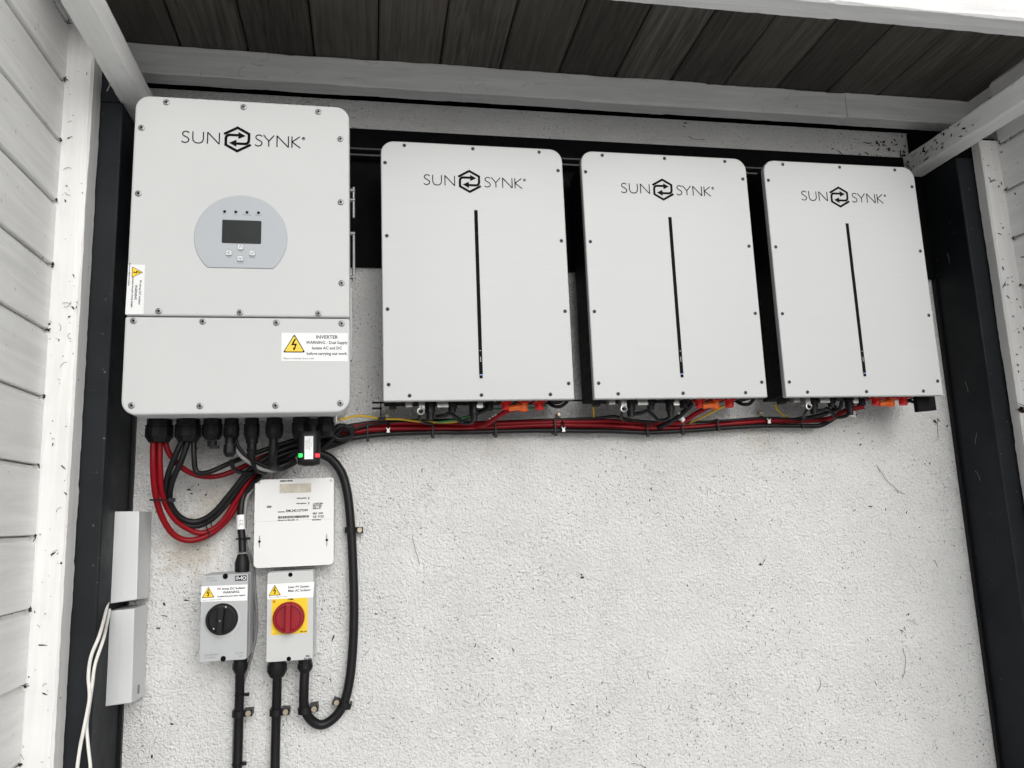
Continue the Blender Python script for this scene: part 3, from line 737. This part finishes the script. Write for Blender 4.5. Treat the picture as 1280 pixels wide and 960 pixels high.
q = dl(384.6, 821.8, YF); text('lettering', 'IP65', q.x, q.z+.0026, .0044, YF-.0003, 'ink', ac, bold=.0002); text('lettering', 'AC-23A', q.x, q.z-.0024, .0044, YF-.0003, 'ink', ac, bold=.0002)
for px, py in ((363, 718.4), (361, 823.6)):
    q = dl(px, py, YF); MB().lathe((q.x, YF+.003, q.z), (0, -1, 0), [(0, .0048), (.0034, .0046)], 14).build('screw_recess', 'ink', ac)
q = dl(361.3, 771.6, YF)
kb = MB(); kb.lathe((q.x, YF, q.z), (0, -1, 0), [(0, .0320), (.012, .0315), (.0150, .0290), (.0152, .0262), (.0095, .0250), (.0095, .002)], 36)
kb = kb.build('knob', 'redknob', ac, smooth=30)
MB().prism([(q.x-.0062, q.z-.0285), (q.x+.0048, q.z-.0285), (q.x+.0058, q.z+.0285), (q.x-.0052, q.z+.0285)], YF-.027, YF-.009).build('grip', 'redknob', kb, bevel=.0022)

def gland(parent, px, py, y, rr, h_, dirz=-1):
    q = W(px, py, y)
    MB().lathe((q.x, y, q.z), (0, 0, dirz), [(-.004, rr*.9), (.004, rr*.9), (.0041, rr), (h_*.55, rr*1.02), (h_*.9, rr*.75), (h_, rr*.62)], 12).build('cable_gland', 'plastic', parent, smooth=30)
gland(dc, 300.5, 826, -.05, .0158, .026); gland(ac, 346.5, 828, -.045, .0205, .030); gland(ac, 381.5, 827, -.045, .0160, .022)
gland(dc, 302.5, 716.5, -.05, .0150, .040, 1)

# ------------------------------------------------------------------ aluminium covers on the left
def cover_box(pts_f, yb, label):
    """four front corners (x, z) at y=-.1; sides run back to yb"""
    (xa, za), (xb, zb), (xc, zc), (xd, zd) = pts_f        # TL, TR, BR, BL
    t = thing('cable_cover', label, 'cable cover', ((xa+xb)/2, -.05, min(zc, zd)), 'aluminium covers on the left post')
    MB().add([(xd, -.1, zd), (xc, -.1, zc), (xb, -.1, zb), (xa, -.1, za), (xd, yb, zd-.004), (xc-.001, yb, zc-.006), (xb-.001, yb, zb), (xa, yb, za)],
             [(0,1,2,3),(7,6,5,4),(0,4,5,1),(1,5,6,2),(3,2,6,7),(0,3,7,4)]).build('cover', 'alu', t, bevel=.0012)
    MB().box(xa-.0075, xa+.0005, -.094, -.080, min(zc, zd)+.004, za-.003).build('flange', 'alu', t, bevel=.0008)
    MB().box((xa+xb)/2-.0003, (xa+xb)/2+.0002, -.1006, -.0995, min(zc, zd)+.01, za-.002).build('score_line', 'isol', t)
    return t
cover_box([(-.5165, .0385), (-.4640, .0370), (-.4615, -.1385), (-.5145, -.1440)], -.004, 'upper of two pale aluminium covers below the inverter')
c2 = cover_box([(-.5130, -.1580), (-.4650, -.1560), (-.4625, -.3355), (-.5175, -.3390)], -.004, 'lower of two pale aluminium covers, beside white cables')
MB().box(-.4634, -.4616, -.060, -.052, -.327, -.311).build('vent_slot', 'inkg', c2)

# ------------------------------------------------------------------ cables
def P(*a): return [W(*q) for q in a]
def cable(label, pts, r, mat, group=None, name='cable', n=10):
    m = MB().tube(pts, r, n, 6); o = m.build(name, mat, origin=pts[-1], smooth=60)
    return tag(o, label, 'cable', group)
MAIN = [(450,538.5),(485,535),(540,534),(580,534.5),(620,533.5),(660,532),(700,531.5),(730,531.5),(760,531.5),(790,533),(815,534),(860,532.5),(900,530),(930,528),(960,526.2),(1000,526),(1025,525)]
def run(x0, x1, dz, y, dzs=None):
    out = []
    for a, c in MAIN:
        if x0 <= a <= x1: q = W(a, c, -.035); wob = math.sin(a*.021+dz*400)*.0018; out.append(Vector((q.x, y+wob*.5, q.z+dz+wob)))
    return out
R1 = .0061
g1 = 'thick red and black cables along the wall'
cable('red cable making the lowest loop under the inverter', P((192,548,-.12),(191.5,580,-.118),(194,615,-.10),(202,645,-.075),(217,668,-.055),(237,675.5,-.042),(262,668,-.035),(285,648,-.032),(303,620,-.032),(325,592,-.035),(360,566,-.035),(405,550,-.03))+run(450, 1025, -.0010, -.030)+P((1040,522,-.06),(1058,513,-.09),(1080,508,-.112)), R1+.0004, 'red', g1)
cable('red cable making the inner loop beside the lowest one', P((199.8,548,-.118),(200,585,-.112),(203.5,620,-.09),(217,647,-.066),(235,661,-.05),(254,666,-.04),(277,653,-.036),(297,622,-.04),(318,592,-.045),(352,562,-.045),(400,543,-.04))+run(450, 815, .0092, -.030)+P((850,528,-.055),(870,517,-.085),(893,505,-.112)), R1, 'red', g1)
cable('slim red cable dipping just below the inverter glands', P((206,547,-.112),(211,566,-.105),(228,585,-.09),(250,595,-.07),(275,594.5,-.055),(305,583,-.045),(340,567,-.03),(395,556,-.028))+run(450, 580, .0065, -.017)+P((602,532,-.05),(618,523.5,-.085),(632,515,-.108),(648,510,-.115)), R1-.0003, 'red', g1)
cable('black cable on the outside of the black loop', P((229,548,-.122),(219,570,-.120),(209,598,-.105),(208,625,-.08),(219,647,-.06),(240,657.5,-.048),(262,651,-.046),(285,628,-.05),(308,598,-.055),(345,572,-.055),(400,555,-.042))+run(450, 1025, -.0122, -.034)+P((1045,521,-.06),(1060,512,-.09),(1066,503,-.11)), R1, 'rubber', g1)
cable('black cable on the inside of the black loop', P((236,548,-.12),(227,575,-.118),(215,603,-.105),(213,628,-.082),(226,647,-.064),(246,652,-.054),(268,640,-.055),(290,614,-.06),(314,586,-.065),(350,563,-.06),(402,547,-.045))+run(450, 815, -.0085, -.020)+P((842,525,-.07),(858,512,-.10),(865,504,-.112)), R1, 'rubber', g1)
cable('black cable with a sharp bend below the second gland', P((242,548,-.118),(242.5,570,-.118),(244,586,-.115),(249,591.5,-.112),(262,590,-.10),(285,580,-.085),(312,569,-.07),(350,556,-.06),(405,540,-.045))+run(450, 540, .0165, -.025)+P((575,525,-.05),(600,515,-.09),(611,509,-.110)), R1-.0006, 'rubber', g1)
cable('thin black data cable humped over the bundle below the middle battery', P((430,540,-.05),(470,530,-.035),(530,527,-.03),(600,528,-.03),(680,525,-.03),(740,523,-.035),(770,520.5,-.045),(795,526,-.045),(850,528,-.03),(905,526,-.03),(955,522.5,-.03),(1000,524,-.035),(1030,519,-.06),(1045,508,-.10)), .0036, 'rubber')
cable('black data cable running under the last battery', P((960,526,-.026),(990,525,-.03),(1015,521,-.05),(1033,516,-.08),(1049,511,-.10),(1052,502,-.112)), .0046, 'rubber')
cable('coiled black spare cable beside the last inverter gland', P((403,560,-.06),(415,549,-.07),(430,534,-.075),(440,535,-.075),(438,545,-.07),(424,549,-.07),(414,541,-.075),(424,532,-.08),(437,536,-.08),(436,548,-.06),(420,556,-.05),(400,562,-.045)), .0052, 'rubber')
cable('coiled black spare cable hidden behind the data dongle', P((395,548,-.07),(410,541,-.085),(428,532,-.085),(441,540,-.06),(430,551,-.05),(408,556,-.05),(380,566,-.05)), .0052, 'rubber')
cable('grey cable curving from the fourth gland', P((289,545,-.125),(292,557,-.125),(300,569,-.12),(313,579,-.11),(326,586,-.10),(338,588.5,-.09),(347,588,-.08)), .0040, 'greyc')
cable('black cable looping below the sixth gland', P((294,546,-.12),(299,560,-.118),(312,573,-.112),(330,582,-.10),(343,584.5,-.095),(358,580,-.09),(364,575,-.085),(360,573,-.08),(345,578,-.075)), .0036, 'rubber')
cable('black flex from the fourth gland connector', P((289,575,-.12),(292,585,-.11),(300,590,-.09),(315,590,-.07),(335,582,-.05)), .0042, 'rubber')
m = MB()
for px, py, y, r_, h_ in ((287.5, 547, -.135, .0125, .040), ):
    q = W(px, py, y); m.lathe((q.x, y, q.z), (0, 0, -1), [(0, r_*.75), (.004, r_*.8), (.0145, r_*.8), (.015, r_), (h_*.8, r_), (h_, r_*.55)], 12)
o = m.build('cable_connector', 'plastic', origin=tuple(W(287.5, 570, -.135)), smooth=30); tag(o, 'black barrel connector hanging below the fourth gland', 'connector', 'barrel connectors')
m = MB(); q = W(315, 548, -.12); m.lathe((q.x, -.12, q.z), (0, 0, -1), [(0, .0125), (.010, .0120), (.0105, .0100), (.022, .0095), (.0225, .0110), (.034, .0085), (.044, .0062)], 12)
o = m.build('cable_connector', 'plastic', origin=tuple(W(315, 575, -.12)), smooth=30); tag(o, 'black stepped connector hanging below the fifth gland', 'connector', 'barrel connectors')
cable('black cable leaving the stepped connector', P((315,568,-.12),(316,578,-.115),(321,588,-.10),(330,592,-.08),(322,600,-.06),(308,615,-.05)), .0045, 'rubber')
cable('thick dark grey cable dropping from the sixth gland', P((342,545,-.12),(341.5,560,-.12),(341,575,-.115),(342,582,-.10),(352,584,-.075),(368,576,-.055)), .0092, 'plastic', n=12)
cable('thick black cable curling down the wall to the red isolator', P((377,548,-.12),(378,556,-.10),(386,563,-.05),(400,567,-.04),(414,574,-.032),(427,591,-.028),(434,615,-.026),(438,650,-.024),(441,700,-.022),(442.5,760,-.022),(441,810,-.022),(437,850,-.022),(430,879,-.022),(418,897,-.022),(402,906,-.024),(388,899,-.03),(380.5,883,-.04),(380,860,-.045),(381,840,-.045)), .0100, 'rubber', n=14)
cable('black cable dropping straight from the red isolator', P((346.5,845,-.045),(346,870,-.035),(345,905,-.024),(344,950,-.022),(343,1010,-.022)), .0098, 'rubber', n=14)
cable('black cable dropping straight from the black isolator', P((300,840,-.05),(299.5,865,-.036),(298.5,900,-.024),(297,950,-.022),(295,1010,-.022)), .0098, 'rubber', n=14)
cable('black cable with white tag above the black isolator', P((303,690,-.05),(302.5,672,-.045),(301,655,-.04),(301.5,635,-.036),(306,617,-.034),(319,601,-.036),(340,584,-.045),(370,566,-.05)), .0078, 'rubber', n=12)
cable('grey cable beside the white tag above the black isolator', P((306,660,-.046),(306.5,640,-.045),(309,622,-.044),(318,608,-.044),(330,596,-.05),(345,586,-.055)), .0036, 'greyc')
cable('thin grey wire running down between the isolators', P((306,672,-.036),(311,690,-.025),(317,708,-.012),(319,740,-.010),(321,775,-.010),(318,805,-.010),(310,835,-.010),(303,858,-.012),(295,885,-.012),(292.5,915,-.012),(292,960,-.012),(291.5,1010,-.012)), .0030, 'greyc')
q0, q1 = W(301.2, 662, -.04), W(301.3, 644, -.037)
m = MB(); m.tube([q0+Vector((.001, -.004, 0)), q1+Vector((.001, -.004, 0))], .0102, 12, smooth=False); o = m.build('cable_tag', 'sticker', origin=tuple(q0)); tag(o, 'white cable tag wrapped round the cable above the black isolator', 'tag')
for k, zz in enumerate((.35, .6)):
    z = q0.z+(q1.z-q0.z)*zz; text('lettering', 'PV', q0.x+.003, z, .007, -.0560, 'inkg', o)
# earth wires
gy = 'yellow earth wires under the batteries'
cable('yellow earth wire between the inverter and the first battery', P((424,524.5,-.155),(432,523,-.14),(445,520,-.11),(462,521,-.08),(475,523.5,-.06),(500,524,-.05),(525,527,-.045),(560,528,-.045),(575,526,-.05)), .0026, 'yg', gy)
MB_ = MB(); a, c = W(472, 523.7, -.064), W(481, 524, -.056); MB_.tube([a, c], .0042, 8, smooth=False); tag(MB_.build('crimp_sleeve', 'screwd', origin=tuple(a)), 'brown crimp sleeve on the yellow earth wire', 'crimp')
cable('yellow earth wire dropping left of the middle battery', P((741.5,507,-.06),(742,515,-.05),(742.5,524,-.03),(746,532,-.02)), .0026, 'yg', gy)
cable('yellow earth wire slanting below the middle battery terminals', P((912,505,-.112),(900,510.5,-.10),(885,518,-.075),(868,526,-.04),(858,531,-.022)), .0026, 'yg', gy)
cable('yellow earth wire dropping left of the last battery', P((968,505,-.06),(972,512,-.05),(979,519,-.035),(985,523,-.022)), .0026, 'yg', gy)
cable('green wire crossing under the first battery', P((545,528,-.07),(563,526,-.075),(585,521,-.08),(610,512,-.085),(640,511,-.085),(668,510,-.09),(684,507,-.10)), .0022, 'green')
# plug leads curling under every battery
for k in range(3):
    dxp = BX[k]-BX[0]; sh = Vector((dxp, 0, 0)); nm = ('first', 'middle', 'last')[k]
    cable('black data lead plugged into the underside of the %s battery' % nm, [p+sh for p in P((527,511,-.118),(525,518,-.12),(524.5,524,-.11),(530,528,-.085),(540,530,-.06))], .0034, 'rubber', 'data leads under the batteries')
    cable('black power lead under the centre of the %s battery' % nm, [p+sh for p in P((592,521,-.112),(590,527,-.10),(580,529,-.085),(572,523,-.09),(563,517,-.10),(556,519,-.10),(545,521,-.09))], .0042, 'rubber', 'power leads under the batteries')
    q = W(526, 514, -.125)+sh
    m = MB()
    pr = [(q.x+.007*math.cos(a_/10*6.283), q.z+.007*math.sin(a_/10*6.283)) for a_ in range(11)]
    m.tube([(a_, -.127, c_) for a_, c_ in pr], .0022, 6, smooth=False)
    o = m.build('ring_terminal', 'steel', origin=tuple(q)); tag(o, 'small grey ring under the left of the %s battery' % nm, 'ring', 'ring terminals')
# white markers on the red leads
def marker(label, px, py, y, ang, ln, wd):
    q = W(px, py, y); m = MB(); d = Vector((math.cos(rad(ang)), 0, math.sin(rad(ang))))
    m.tube([q-d*ln/2, q+d*ln/2], wd, 10, smooth=False); o = m.build('cable_marker', 'sticker', origin=tuple(q)); tag(o, label, 'marker', 'white cable markers')
marker('lower white marker ring on the red lead of the first battery', 613.5, 525.3, -.074, 38, .0036, .0072)
marker('middle white marker ring on the red lead of the first battery', 617.3, 523, -.082, 38, .0034, .0072)
marker('upper white marker ring on the red lead of the first battery', 620.8, 520.8, -.089, 38, .0034, .0072)
marker('white marker sleeve on the red lead of the middle battery', 852.5, 524, -.065, 30, .0085, .0072)
marker('white marker sleeve on the black lead of the middle battery', 850.5, 518, -.085, 50, .0065, .0066)
q = W(1066, 517, -.07)
o = MB().add([(q.x-.011, -.072, q.z-.006), (q.x+.007, -.070, q.z-.010), (q.x+.010, -.068, q.z+.003), (q.x+.003, -.069, q.z+.009), (q.x-.010, -.071, q.z+.007),
              (q.x-.011, -.0712, q.z-.006), (q.x+.007, -.0692, q.z-.010), (q.x+.010, -.0672, q.z+.003), (q.x+.003, -.0682, q.z+.009), (q.x-.010, -.0702, q.z+.007)],
             [(0,1,2,3,4),(9,8,7,6,5),(0,5,6,1),(1,6,7,2),(2,7,8,3),(3,8,9,4),(4,9,5,0)]).build('paper_flag', 'sticker', origin=tuple(q))
tag(o, 'white flag label hanging from the cables under the last battery', 'label')
text('lettering', 'BATT', q.x-.001, q.z-.002, .0055, -.0730, 'inkg', o, turn=rad(75)); text('lettering', 'POS', q.x+.004, q.z-.003, .005, -.0728, 'inkg', o, turn=rad(75))
# white cables on the left post
gw = 'white cables on the left post'
cable('white cable leaving the aluminium covers, bulging further left', P((135,752,-.105),(131,770,-.15),(124,795,-.205),(114,820,-.21),(110.5,845,-.21),(112,870,-.21),(109,890,-.21),(104,915,-.21),(100,935,-.21),(96,965,-.21),(92,1010,-.21)), .0031, 'whitec', gw)
cable('white cable leaving the aluminium covers, hanging on the right', P((137,762,-.11),(133.5,780,-.14),(129,800,-.195),(119,830,-.208),(115.5,855,-.208),(112,880,-.2),(108.5,905,-.2),(110,930,-.205),(113.5,965,-.205),(114,1010,-.205)), .0029, 'whitec', gw)

# cable ties, clips
def tie(px, top, bot, y0, y1, label, tail=1):
    a, c = W(px, top, y0), W(px, bot, y0); m = MB(); w_ = .0021; th = .0014; x = (a.x+c.x)/2
    m.box(x-w_, x+w_, y0-th, y0, c.z, a.z); m.box(x-w_, x+w_, y0-th, y1, a.z, a.z+th); m.box(x-w_, x+w_, y0-th, y1, c.z-th, c.z)
    m.box(x-w_, x+w_, y1, y1+th, c.z-th, a.z+th)
    m.box(x-.0034, x+.0034, y0-.004, y0+.003, c.z-.0085, c.z-.0005)
    o = m.build('cable_tie', 'plastic', bevel=.0004, seg=1, origin=(x, y0, c.z)); tag(o, label, 'cable tie', 'black cable ties')
names = ['between the inverter and the first battery', 'under the left half of the first battery', 'under the centre of the first battery', 'beside the white clip between the first two batteries', 'under the left half of the middle battery', 'under the centre of the middle battery', 'under the right half of the middle battery', 'under the left half of the last battery']
for (px, tp, bt), nm in zip(((459.5,530,547.5),(541,524.5,543.5),(619.5,524.5,542.5),(694,523,540.5),(809,527,541.5),(853,526,539.5),(897.5,524,534.5),(1002.5,521,531.5)), names):
    tie(px, tp, bt, -.042, -.008, 'black cable tie on the bundle '+nm)
a, c = W(189, 625, -.10), W(214.5, 625.5, -.10)
m = MB(); m.tube([(a.x-.001, -.104, a.z), ((a.x+c.x)/2, -.108, a.z-.0005), (c.x, -.102, c.z), (c.x, -.078, c.z), (a.x, -.080, a.z), (a.x-.001, -.104, a.z)], .0018, 6, smooth=False)
m.box(c.x-.004, c.x+.007, -.106, -.096, c.z-.003, c.z+.0045)
tag(m.build('cable_tie', 'plastic', origin=tuple(a)), 'black cable tie round the red and black loop on the left', 'cable tie', 'black cable ties')
q = W(262, 664, -.034); m = MB(); m.tube([(q.x-.004, -.056, q.z+.024), (q.x-.001, -.062, q.z+.01), (q.x+.003, -.050, q.z-.007), (q.x+.004, -.026, q.z-.006), (q.x, -.024, q.z+.02)], .0014, 6)
tag(m.build('cable_tie', 'plastic', origin=tuple(q)), 'black cable tie at the bottom of the hanging red loop', 'cable tie', 'black cable ties')
for (px, py, lbl) in ((302, 673.5, 'black cable tie just above the black isolator'), (300.5, 868.5, 'upper black cable tie below the black isolator'), (297, 955, 'lower black cable tie below the black isolator')):
    yy = -.045 if py < 700 else (-.036 if py < 900 else -.022)
    q = W(px, py, yy); m = MB(); rr = .0108
    m.tube([(q.x+rr*math.cos(i*.5236), yy+rr*math.sin(i*.5236), q.z) for i in range(13)], .0018, 6, smooth=False); m.box(q.x+rr-.001, q.x+rr+.007, yy-.004, yy+.004, q.z-.003, q.z+.003)
    tag(m.build('cable_tie', 'plastic', origin=tuple(q)), lbl, 'cable tie', 'black cable ties')

def bundle_clip(px, ty, by, label):
    a, c = W(px, ty, -.02), W(px, by, -.045); x = (a.x+c.x)/2
    t = thing('cable_clip', label, 'cable clip', (x, -.02, c.z), 'white bundle clips')
    m = MB(); m.tube([(x, -.006, a.z), (x, -.022, a.z-.004), (x+.001, -.044, a.z-.018), (x+.001, -.047, (a.z+c.z)/2-.004), (x, -.045, c.z+.002)], .0021, 6); m.build('strap', 'plastic', t)
    z = c.z+.006
    m = MB()
    m.prism([(x-.0040, z-.004), (x+.0040, z-.004), (x+.0026, z+.001), (x+.0048, z+.0085), (x+.0012, z+.0045), (x-.0012, z+.0045), (x-.0048, z+.0085), (x-.0026, z+.001)], -.0505, -.0475); m.build('tab', 'sticker', t)
    MB().lathe((x-.001, -.001, a.z+.008), (0, -1, 0), [(0, .0045), (.012, .0045), (.013, .0060), (.016, .0042)], 10).build('screw', 'brass', t)
bundle_clip(485, 523.5, 542, 'white clip with screw on the cable bundle left of the first battery')
bundle_clip(702, 521.5, 541, 'white clip with screw on the cable bundle between the first and middle batteries')
bundle_clip(957, 519.5, 530.5, 'white clip with screw on the cable bundle between the middle and last batteries')

def p_clip(px, py, y, r_, side, label, rot=0.0, sx=None):
    q = W(px, py, y)
    t = thing('cable_clip', label, 'cable clip', tuple(q), 'black saddle clips')
    ca, sa = math.cos(rad(rot)), math.sin(rad(rot))
    def T(a, yy, c): return (q.x+a*ca-c*sa, yy, q.z+a*sa+c*ca)
    hw = .0062; n = 10; vs = []; fs = []
    for i in range(n+1):
        an = math.pi*i/n
        for rr in (r_+.0004, r_+.0030):
            for c in (-hw, hw): vs.append(T(rr*math.cos(an), y-rr*math.sin(an), c))
    for i in range(n):
        o = i*4
        fs += [(o+2, o+3, o+7, o+6), (o, o+4, o+5, o+1), (o, o+2, o+6, o+4), (o+1, o+5, o+7, o+3)]
    m = MB(); m.add(vs, fs)
    for s_, a0, a1 in ((side, r_, r_+.017), (-side, r_, r_+.0035)):
        x0, x1 = sorted((s_*a0, s_*a1))
        cs = [T(x0, 0, -hw), T(x1, 0, -hw), T(x1, 0, hw), T(x0, 0, hw)]
        m.add([(c[0], y-.004, c[2]) for c in cs]+[(c[0], -.0005, c[2]) for c in cs], [(0,1,2,3),(7,6,5,4),(0,4,5,1),(1,5,6,2),(2,6,7,3),(3,7,4,0)])
    m.build('saddle', 'plastic', t, smooth=30)
    c = T(side*(r_+.0095), 0, 0)
    MB().lathe((c[0], y-.003, c[2]), (0, -1, 0), [(0, .0058), (.004, .0058), (.0046, .005), (.0046, .0028), (.003, .0024)], 14).build('screw', 'brass', t, smooth=30)
p_clip(438.5, 662.5, -.024, .0100, 1, 'black saddle clip on the thick cable right of the meter', -2)
p_clip(298.6, 892, -.026, .0098, 1, 'black saddle clip on the cable below the black isolator')
p_clip(345.3, 890.5, -.028, .0098, 1, 'black saddle clip on the cable dropping straight below the red isolator')
p_clip(380.8, 888, -.038, .0100, 1, 'black saddle clip on the left arm of the cable bend', 6)
p_clip(431.5, 881, -.022, .0100, -1, 'black saddle clip on the right arm of the cable bend', -20)

# ------------------------------------------------------------------ dirt, dead insects and cobweb threads
m = MB()
def chip(p, s_, nrm):
    s_ *= 1.3
    a = nrm.orthogonal().normalized(); c = nrm.cross(a); n = random.randint(4, 6); th = random.random()*6.28
    pts = []; st_ = random.choice((1.0, 1.3, 2.0, 3.0)); ph = random.random()*3.14
    ax_ = a*math.cos(ph)+c*math.sin(ph); bx_ = nrm.cross(ax_)
    for i in range(n):
        an = th+6.283*i/n; rr = s_*random.uniform(.35, 1.1)*(1.5 if i % 3 == 0 else .7)
        pts.append(p+(ax_*math.cos(an)*st_+bx_*math.sin(an)/st_**.5)*rr+nrm*random.uniform(.0004, .0014))
    pts.append(p+nrm*.0022)
    m.add(pts, [(i, (i+1) % n, n) for i in range(n)])
Nw = Vector((0, -1, 0))
big = [(728,722,.0045),(727,718,.002),(950,706,.0036),(954,703,.0028),(976,656,.002),(1075,556,.0032),(1090,552,.0025),(997,554,.0018),(978,590,.0022),(993,588,.0016),(1156,580,.002),(1162,580,.0022),(1168,526,.004),(1172,524,.003),(1184,533,.003),(1071,518,.002),(612,763,.0018),(616,823,.002),(588,857,.0016),(563,880,.0016),(526,660,.002),(529,727,.002),(757,780,.0022),(470,767,.002),(824,592,.0012),(783,627,.0014),(682,889,.0016),(1068,638,.0022),(1088,633,.003),(1122,615,.002),(1133,640,.0018),(1135,768,.0032),(1131,786,.003),(1126,788,.002),(1150,823,.002),(1042,935,.0025),(940,945,.002),(248,606,.0025),(250,613,.002),(247,687,.0018),(212,700,.0018),(226,686,.0016),(195,640,.0016),(205,755,.003),(206,770,.002),(232,750,.003),(199,785,.0022),(215,905,.002),(190,945,.003),(416,798,.003),(330,893,.0016),(404,853,.0018),(413,850,.0018),(236,612,.0036),(240,617,.003),(257,618,.0026),(468,795,.0012)]
for a, c, s_ in big: chip(W(a, c, -.001), s_, Nw)
for k in range(330):
    px = random.uniform(455, 1235); py = random.uniform(560, 958)
    chip(W(px, py, -.0006), random.choice((.0006, .0007, .0009, .0012, .0017)), Nw)
for cxp, cyp, n_, sx_, sy_ in ((770,910,110,60,35),(610,925,80,45,28),(905,900,70,25,35),(1055,905,85,45,30),(1160,870,60,35,60),(1090,640,30,30,40),(1010,800,40,40,40),(215,820,30,30,80)):
    for k in range(n_): chip(W(random.gauss(cxp, sx_), random.gauss(cyp, sy_), -.0006), random.choice((.0008, .0010, .0014)), Nw)
for k in range(90): chip(W(random.uniform(165, 430), random.uniform(610, 955), -.0006), random.choice((.0008, .001, .0013)), Nw)
for k in range(26): chip(W(random.gauss(1104, 9), random.gauss(181, 6), -.001), random.choice((.002, .003, .004)), Nw)
for k in range(14): chip(W(random.gauss(1128, 5), random.gauss(196, 5), -.001), random.choice((.002, .003, .004)), Nw)
for a, c in ((1049, 190), (1075, 193), (1040, 186), (855, 158), (857, 154)): chip(W(a, c, -.001), .003, Nw)
stuff(m.build('wall_debris', 'debris'))
m = MB()
Nl = Vector((0, -1, 0))
for k in range(70):                                   # left white post front
    z = random.uniform(-.6, .95); chip(Vector((random.uniform(-.600, -.556), -.2335, z)), random.choice((.0006, .0008, .001, .0014, .0022)), Nl)
for k in range(45): chip(Vector((random.uniform(1.594, 1.64), -.1765, random.uniform(.2, .95))), random.choice((.0012, .002, .003)), Nl)
for k in range(70): chip(Vector((-.6085, random.uniform(-.5, -.23), random.uniform(-.6, .95))), random.choice((.0008, .001, .0016)), Vector((1, 0, 0)))
for k in range(40): chip(Vector((1.6455, random.uniform(-.42, -.18), random.uniform(.2, .95))), random.choice((.001, .0016, .003)), Vector((-1, 0, 0)))
for k in range(42):                                    # scars on the inner face of the right beam
    yy = -abs(random.gauss(.10, .07))-.012; chip(Vector((1.4916, yy, random.uniform(.905, .953))), random.choice((.0018, .0026, .0038)), Vector((-1, 0, 0)))
for k, z in enumerate(zl[1:-4]):
    for q_ in range(5): chip(Vector((-.6045, -.2345-random.random()*.006, z+.001+random.gauss(0, .002))), random.uniform(.0012, .0028), Vector((.7, -.7, 0)))
for k, z in enumerate(zr[1:-6]):
    for q_ in range(5): chip(Vector((1.6450, -.1775-random.random()*.006, z+.001+random.gauss(0, .002))), random.uniform(.0012, .0030), Vector((-.7, -.7, 0)))
stuff(m.build('timber_debris', 'debris'))
m = MB()
def hair(p0, d, ln, nrm, r_=.0005, curl=1.0):
    pts = [p0]; d = d.normalized(); s_ = nrm.cross(d); an = 0; k_ = random.uniform(-.22, .22)*curl
    for i in range(6):
        an += k_+random.uniform(-.35, .35); v_ = d*math.cos(an)+s_*math.sin(an); pts.append(pts[-1]+v_*ln/6+nrm*random.uniform(-.0004, .0006))
    m.tube(pts, r_, 4, 2)
for a, c, dx_, dz_, ln in ((1098,585,.35,-1,.10),(1100,590,-.5,.6,.02),(1129,810,.15,-1,.075),(1133,775,1,.15,.035),(1168,700,.1,-1,.02),(516,668,-.1,-1,.07),(790,955,1,.1,.04),(640,705,0,-1,.01),(462,810,-.2,-1,.02),(810,838,0,-1,.02),(1025,850,.1,-1,.03),(1172,525,.1,-1,.05),(860,170,.7,-1,.05)):
    hair(W(a, c, -.002), Vector((dx_, 0, dz_)), ln, Nw)
for k in range(16): hair(W(random.uniform(460, 1235), random.uniform(570, 955), -.0015), Vector((random.uniform(-1, 1), 0, random.uniform(-1, 1))), random.uniform(.004, .018), Nw, .00035)
for k in range(14): hair(Vector((random.uniform(-.600, -.556), -.2345, random.uniform(-.6, .9))), Vector((random.uniform(-1, 1), 0, random.uniform(-1, 1))), random.uniform(.006, .02), Nw, .00035, 2)
stuff(m.build('twig_debris', 'debris'))
m = MB()
for k in range(22):
    x = random.uniform(-.3, 1.5); hair(Vector((x, -.0705, random.uniform(1.04, 1.10))), Vector((random.uniform(-1, 1), 0, random.uniform(-.4, .4))), random.uniform(.01, .04), Nw, .0003)
for a, c in ((1225, 555), (1216, 330), (1250, 600), (1240, 490)): hair(Vector((1.5455, W(a, c, -.07).y, W(a, c, -.07).z)), Vector((0, .3, 1)), .03, Vector((-1, 0, 0)), .0003, .5)
hair(W(330, 3, -.2), Vector((1, 0, -.2)), .04, Vector((0, 0, -1)), .0007)
p = W(153, 62, -.3); hair(Vector((-.515, -.25, .900)), Vector((.2, 0, -1)), .02, Nw, .0010)
for k in range(9): hair(Vector((-.6, -.23, .26+.1303*random.randint(-4, 5))), Vector((1, 0, random.uniform(-.3, .3))), random.uniform(.02, .06), Nw, .0003)
stuff(m.build('cobweb_threads', 'web'))
# dead leaf clumps stuck to the timber
for (p, s_, lbl) in ((Vector((-.606, -.229, .400)), .006, 'small brown cocoon beside the left corner post'), (W(1277, 511, -.178), .010, 'brown dead leaf clump beside the right corner post')):
    m = MB()
    for k in range(9):
        d = Vector((random.gauss(0, 1), random.gauss(0, 1), random.gauss(0, 1.4))).normalized()*s_*random.uniform(.3, .9)
        chip(p+d, s_*.6, Vector((random.gauss(0, 1), -1, random.gauss(0, 1))).normalized())
    tag(m.build('leaf_clump', 'debris', origin=tuple(p)), lbl, 'dead leaf')
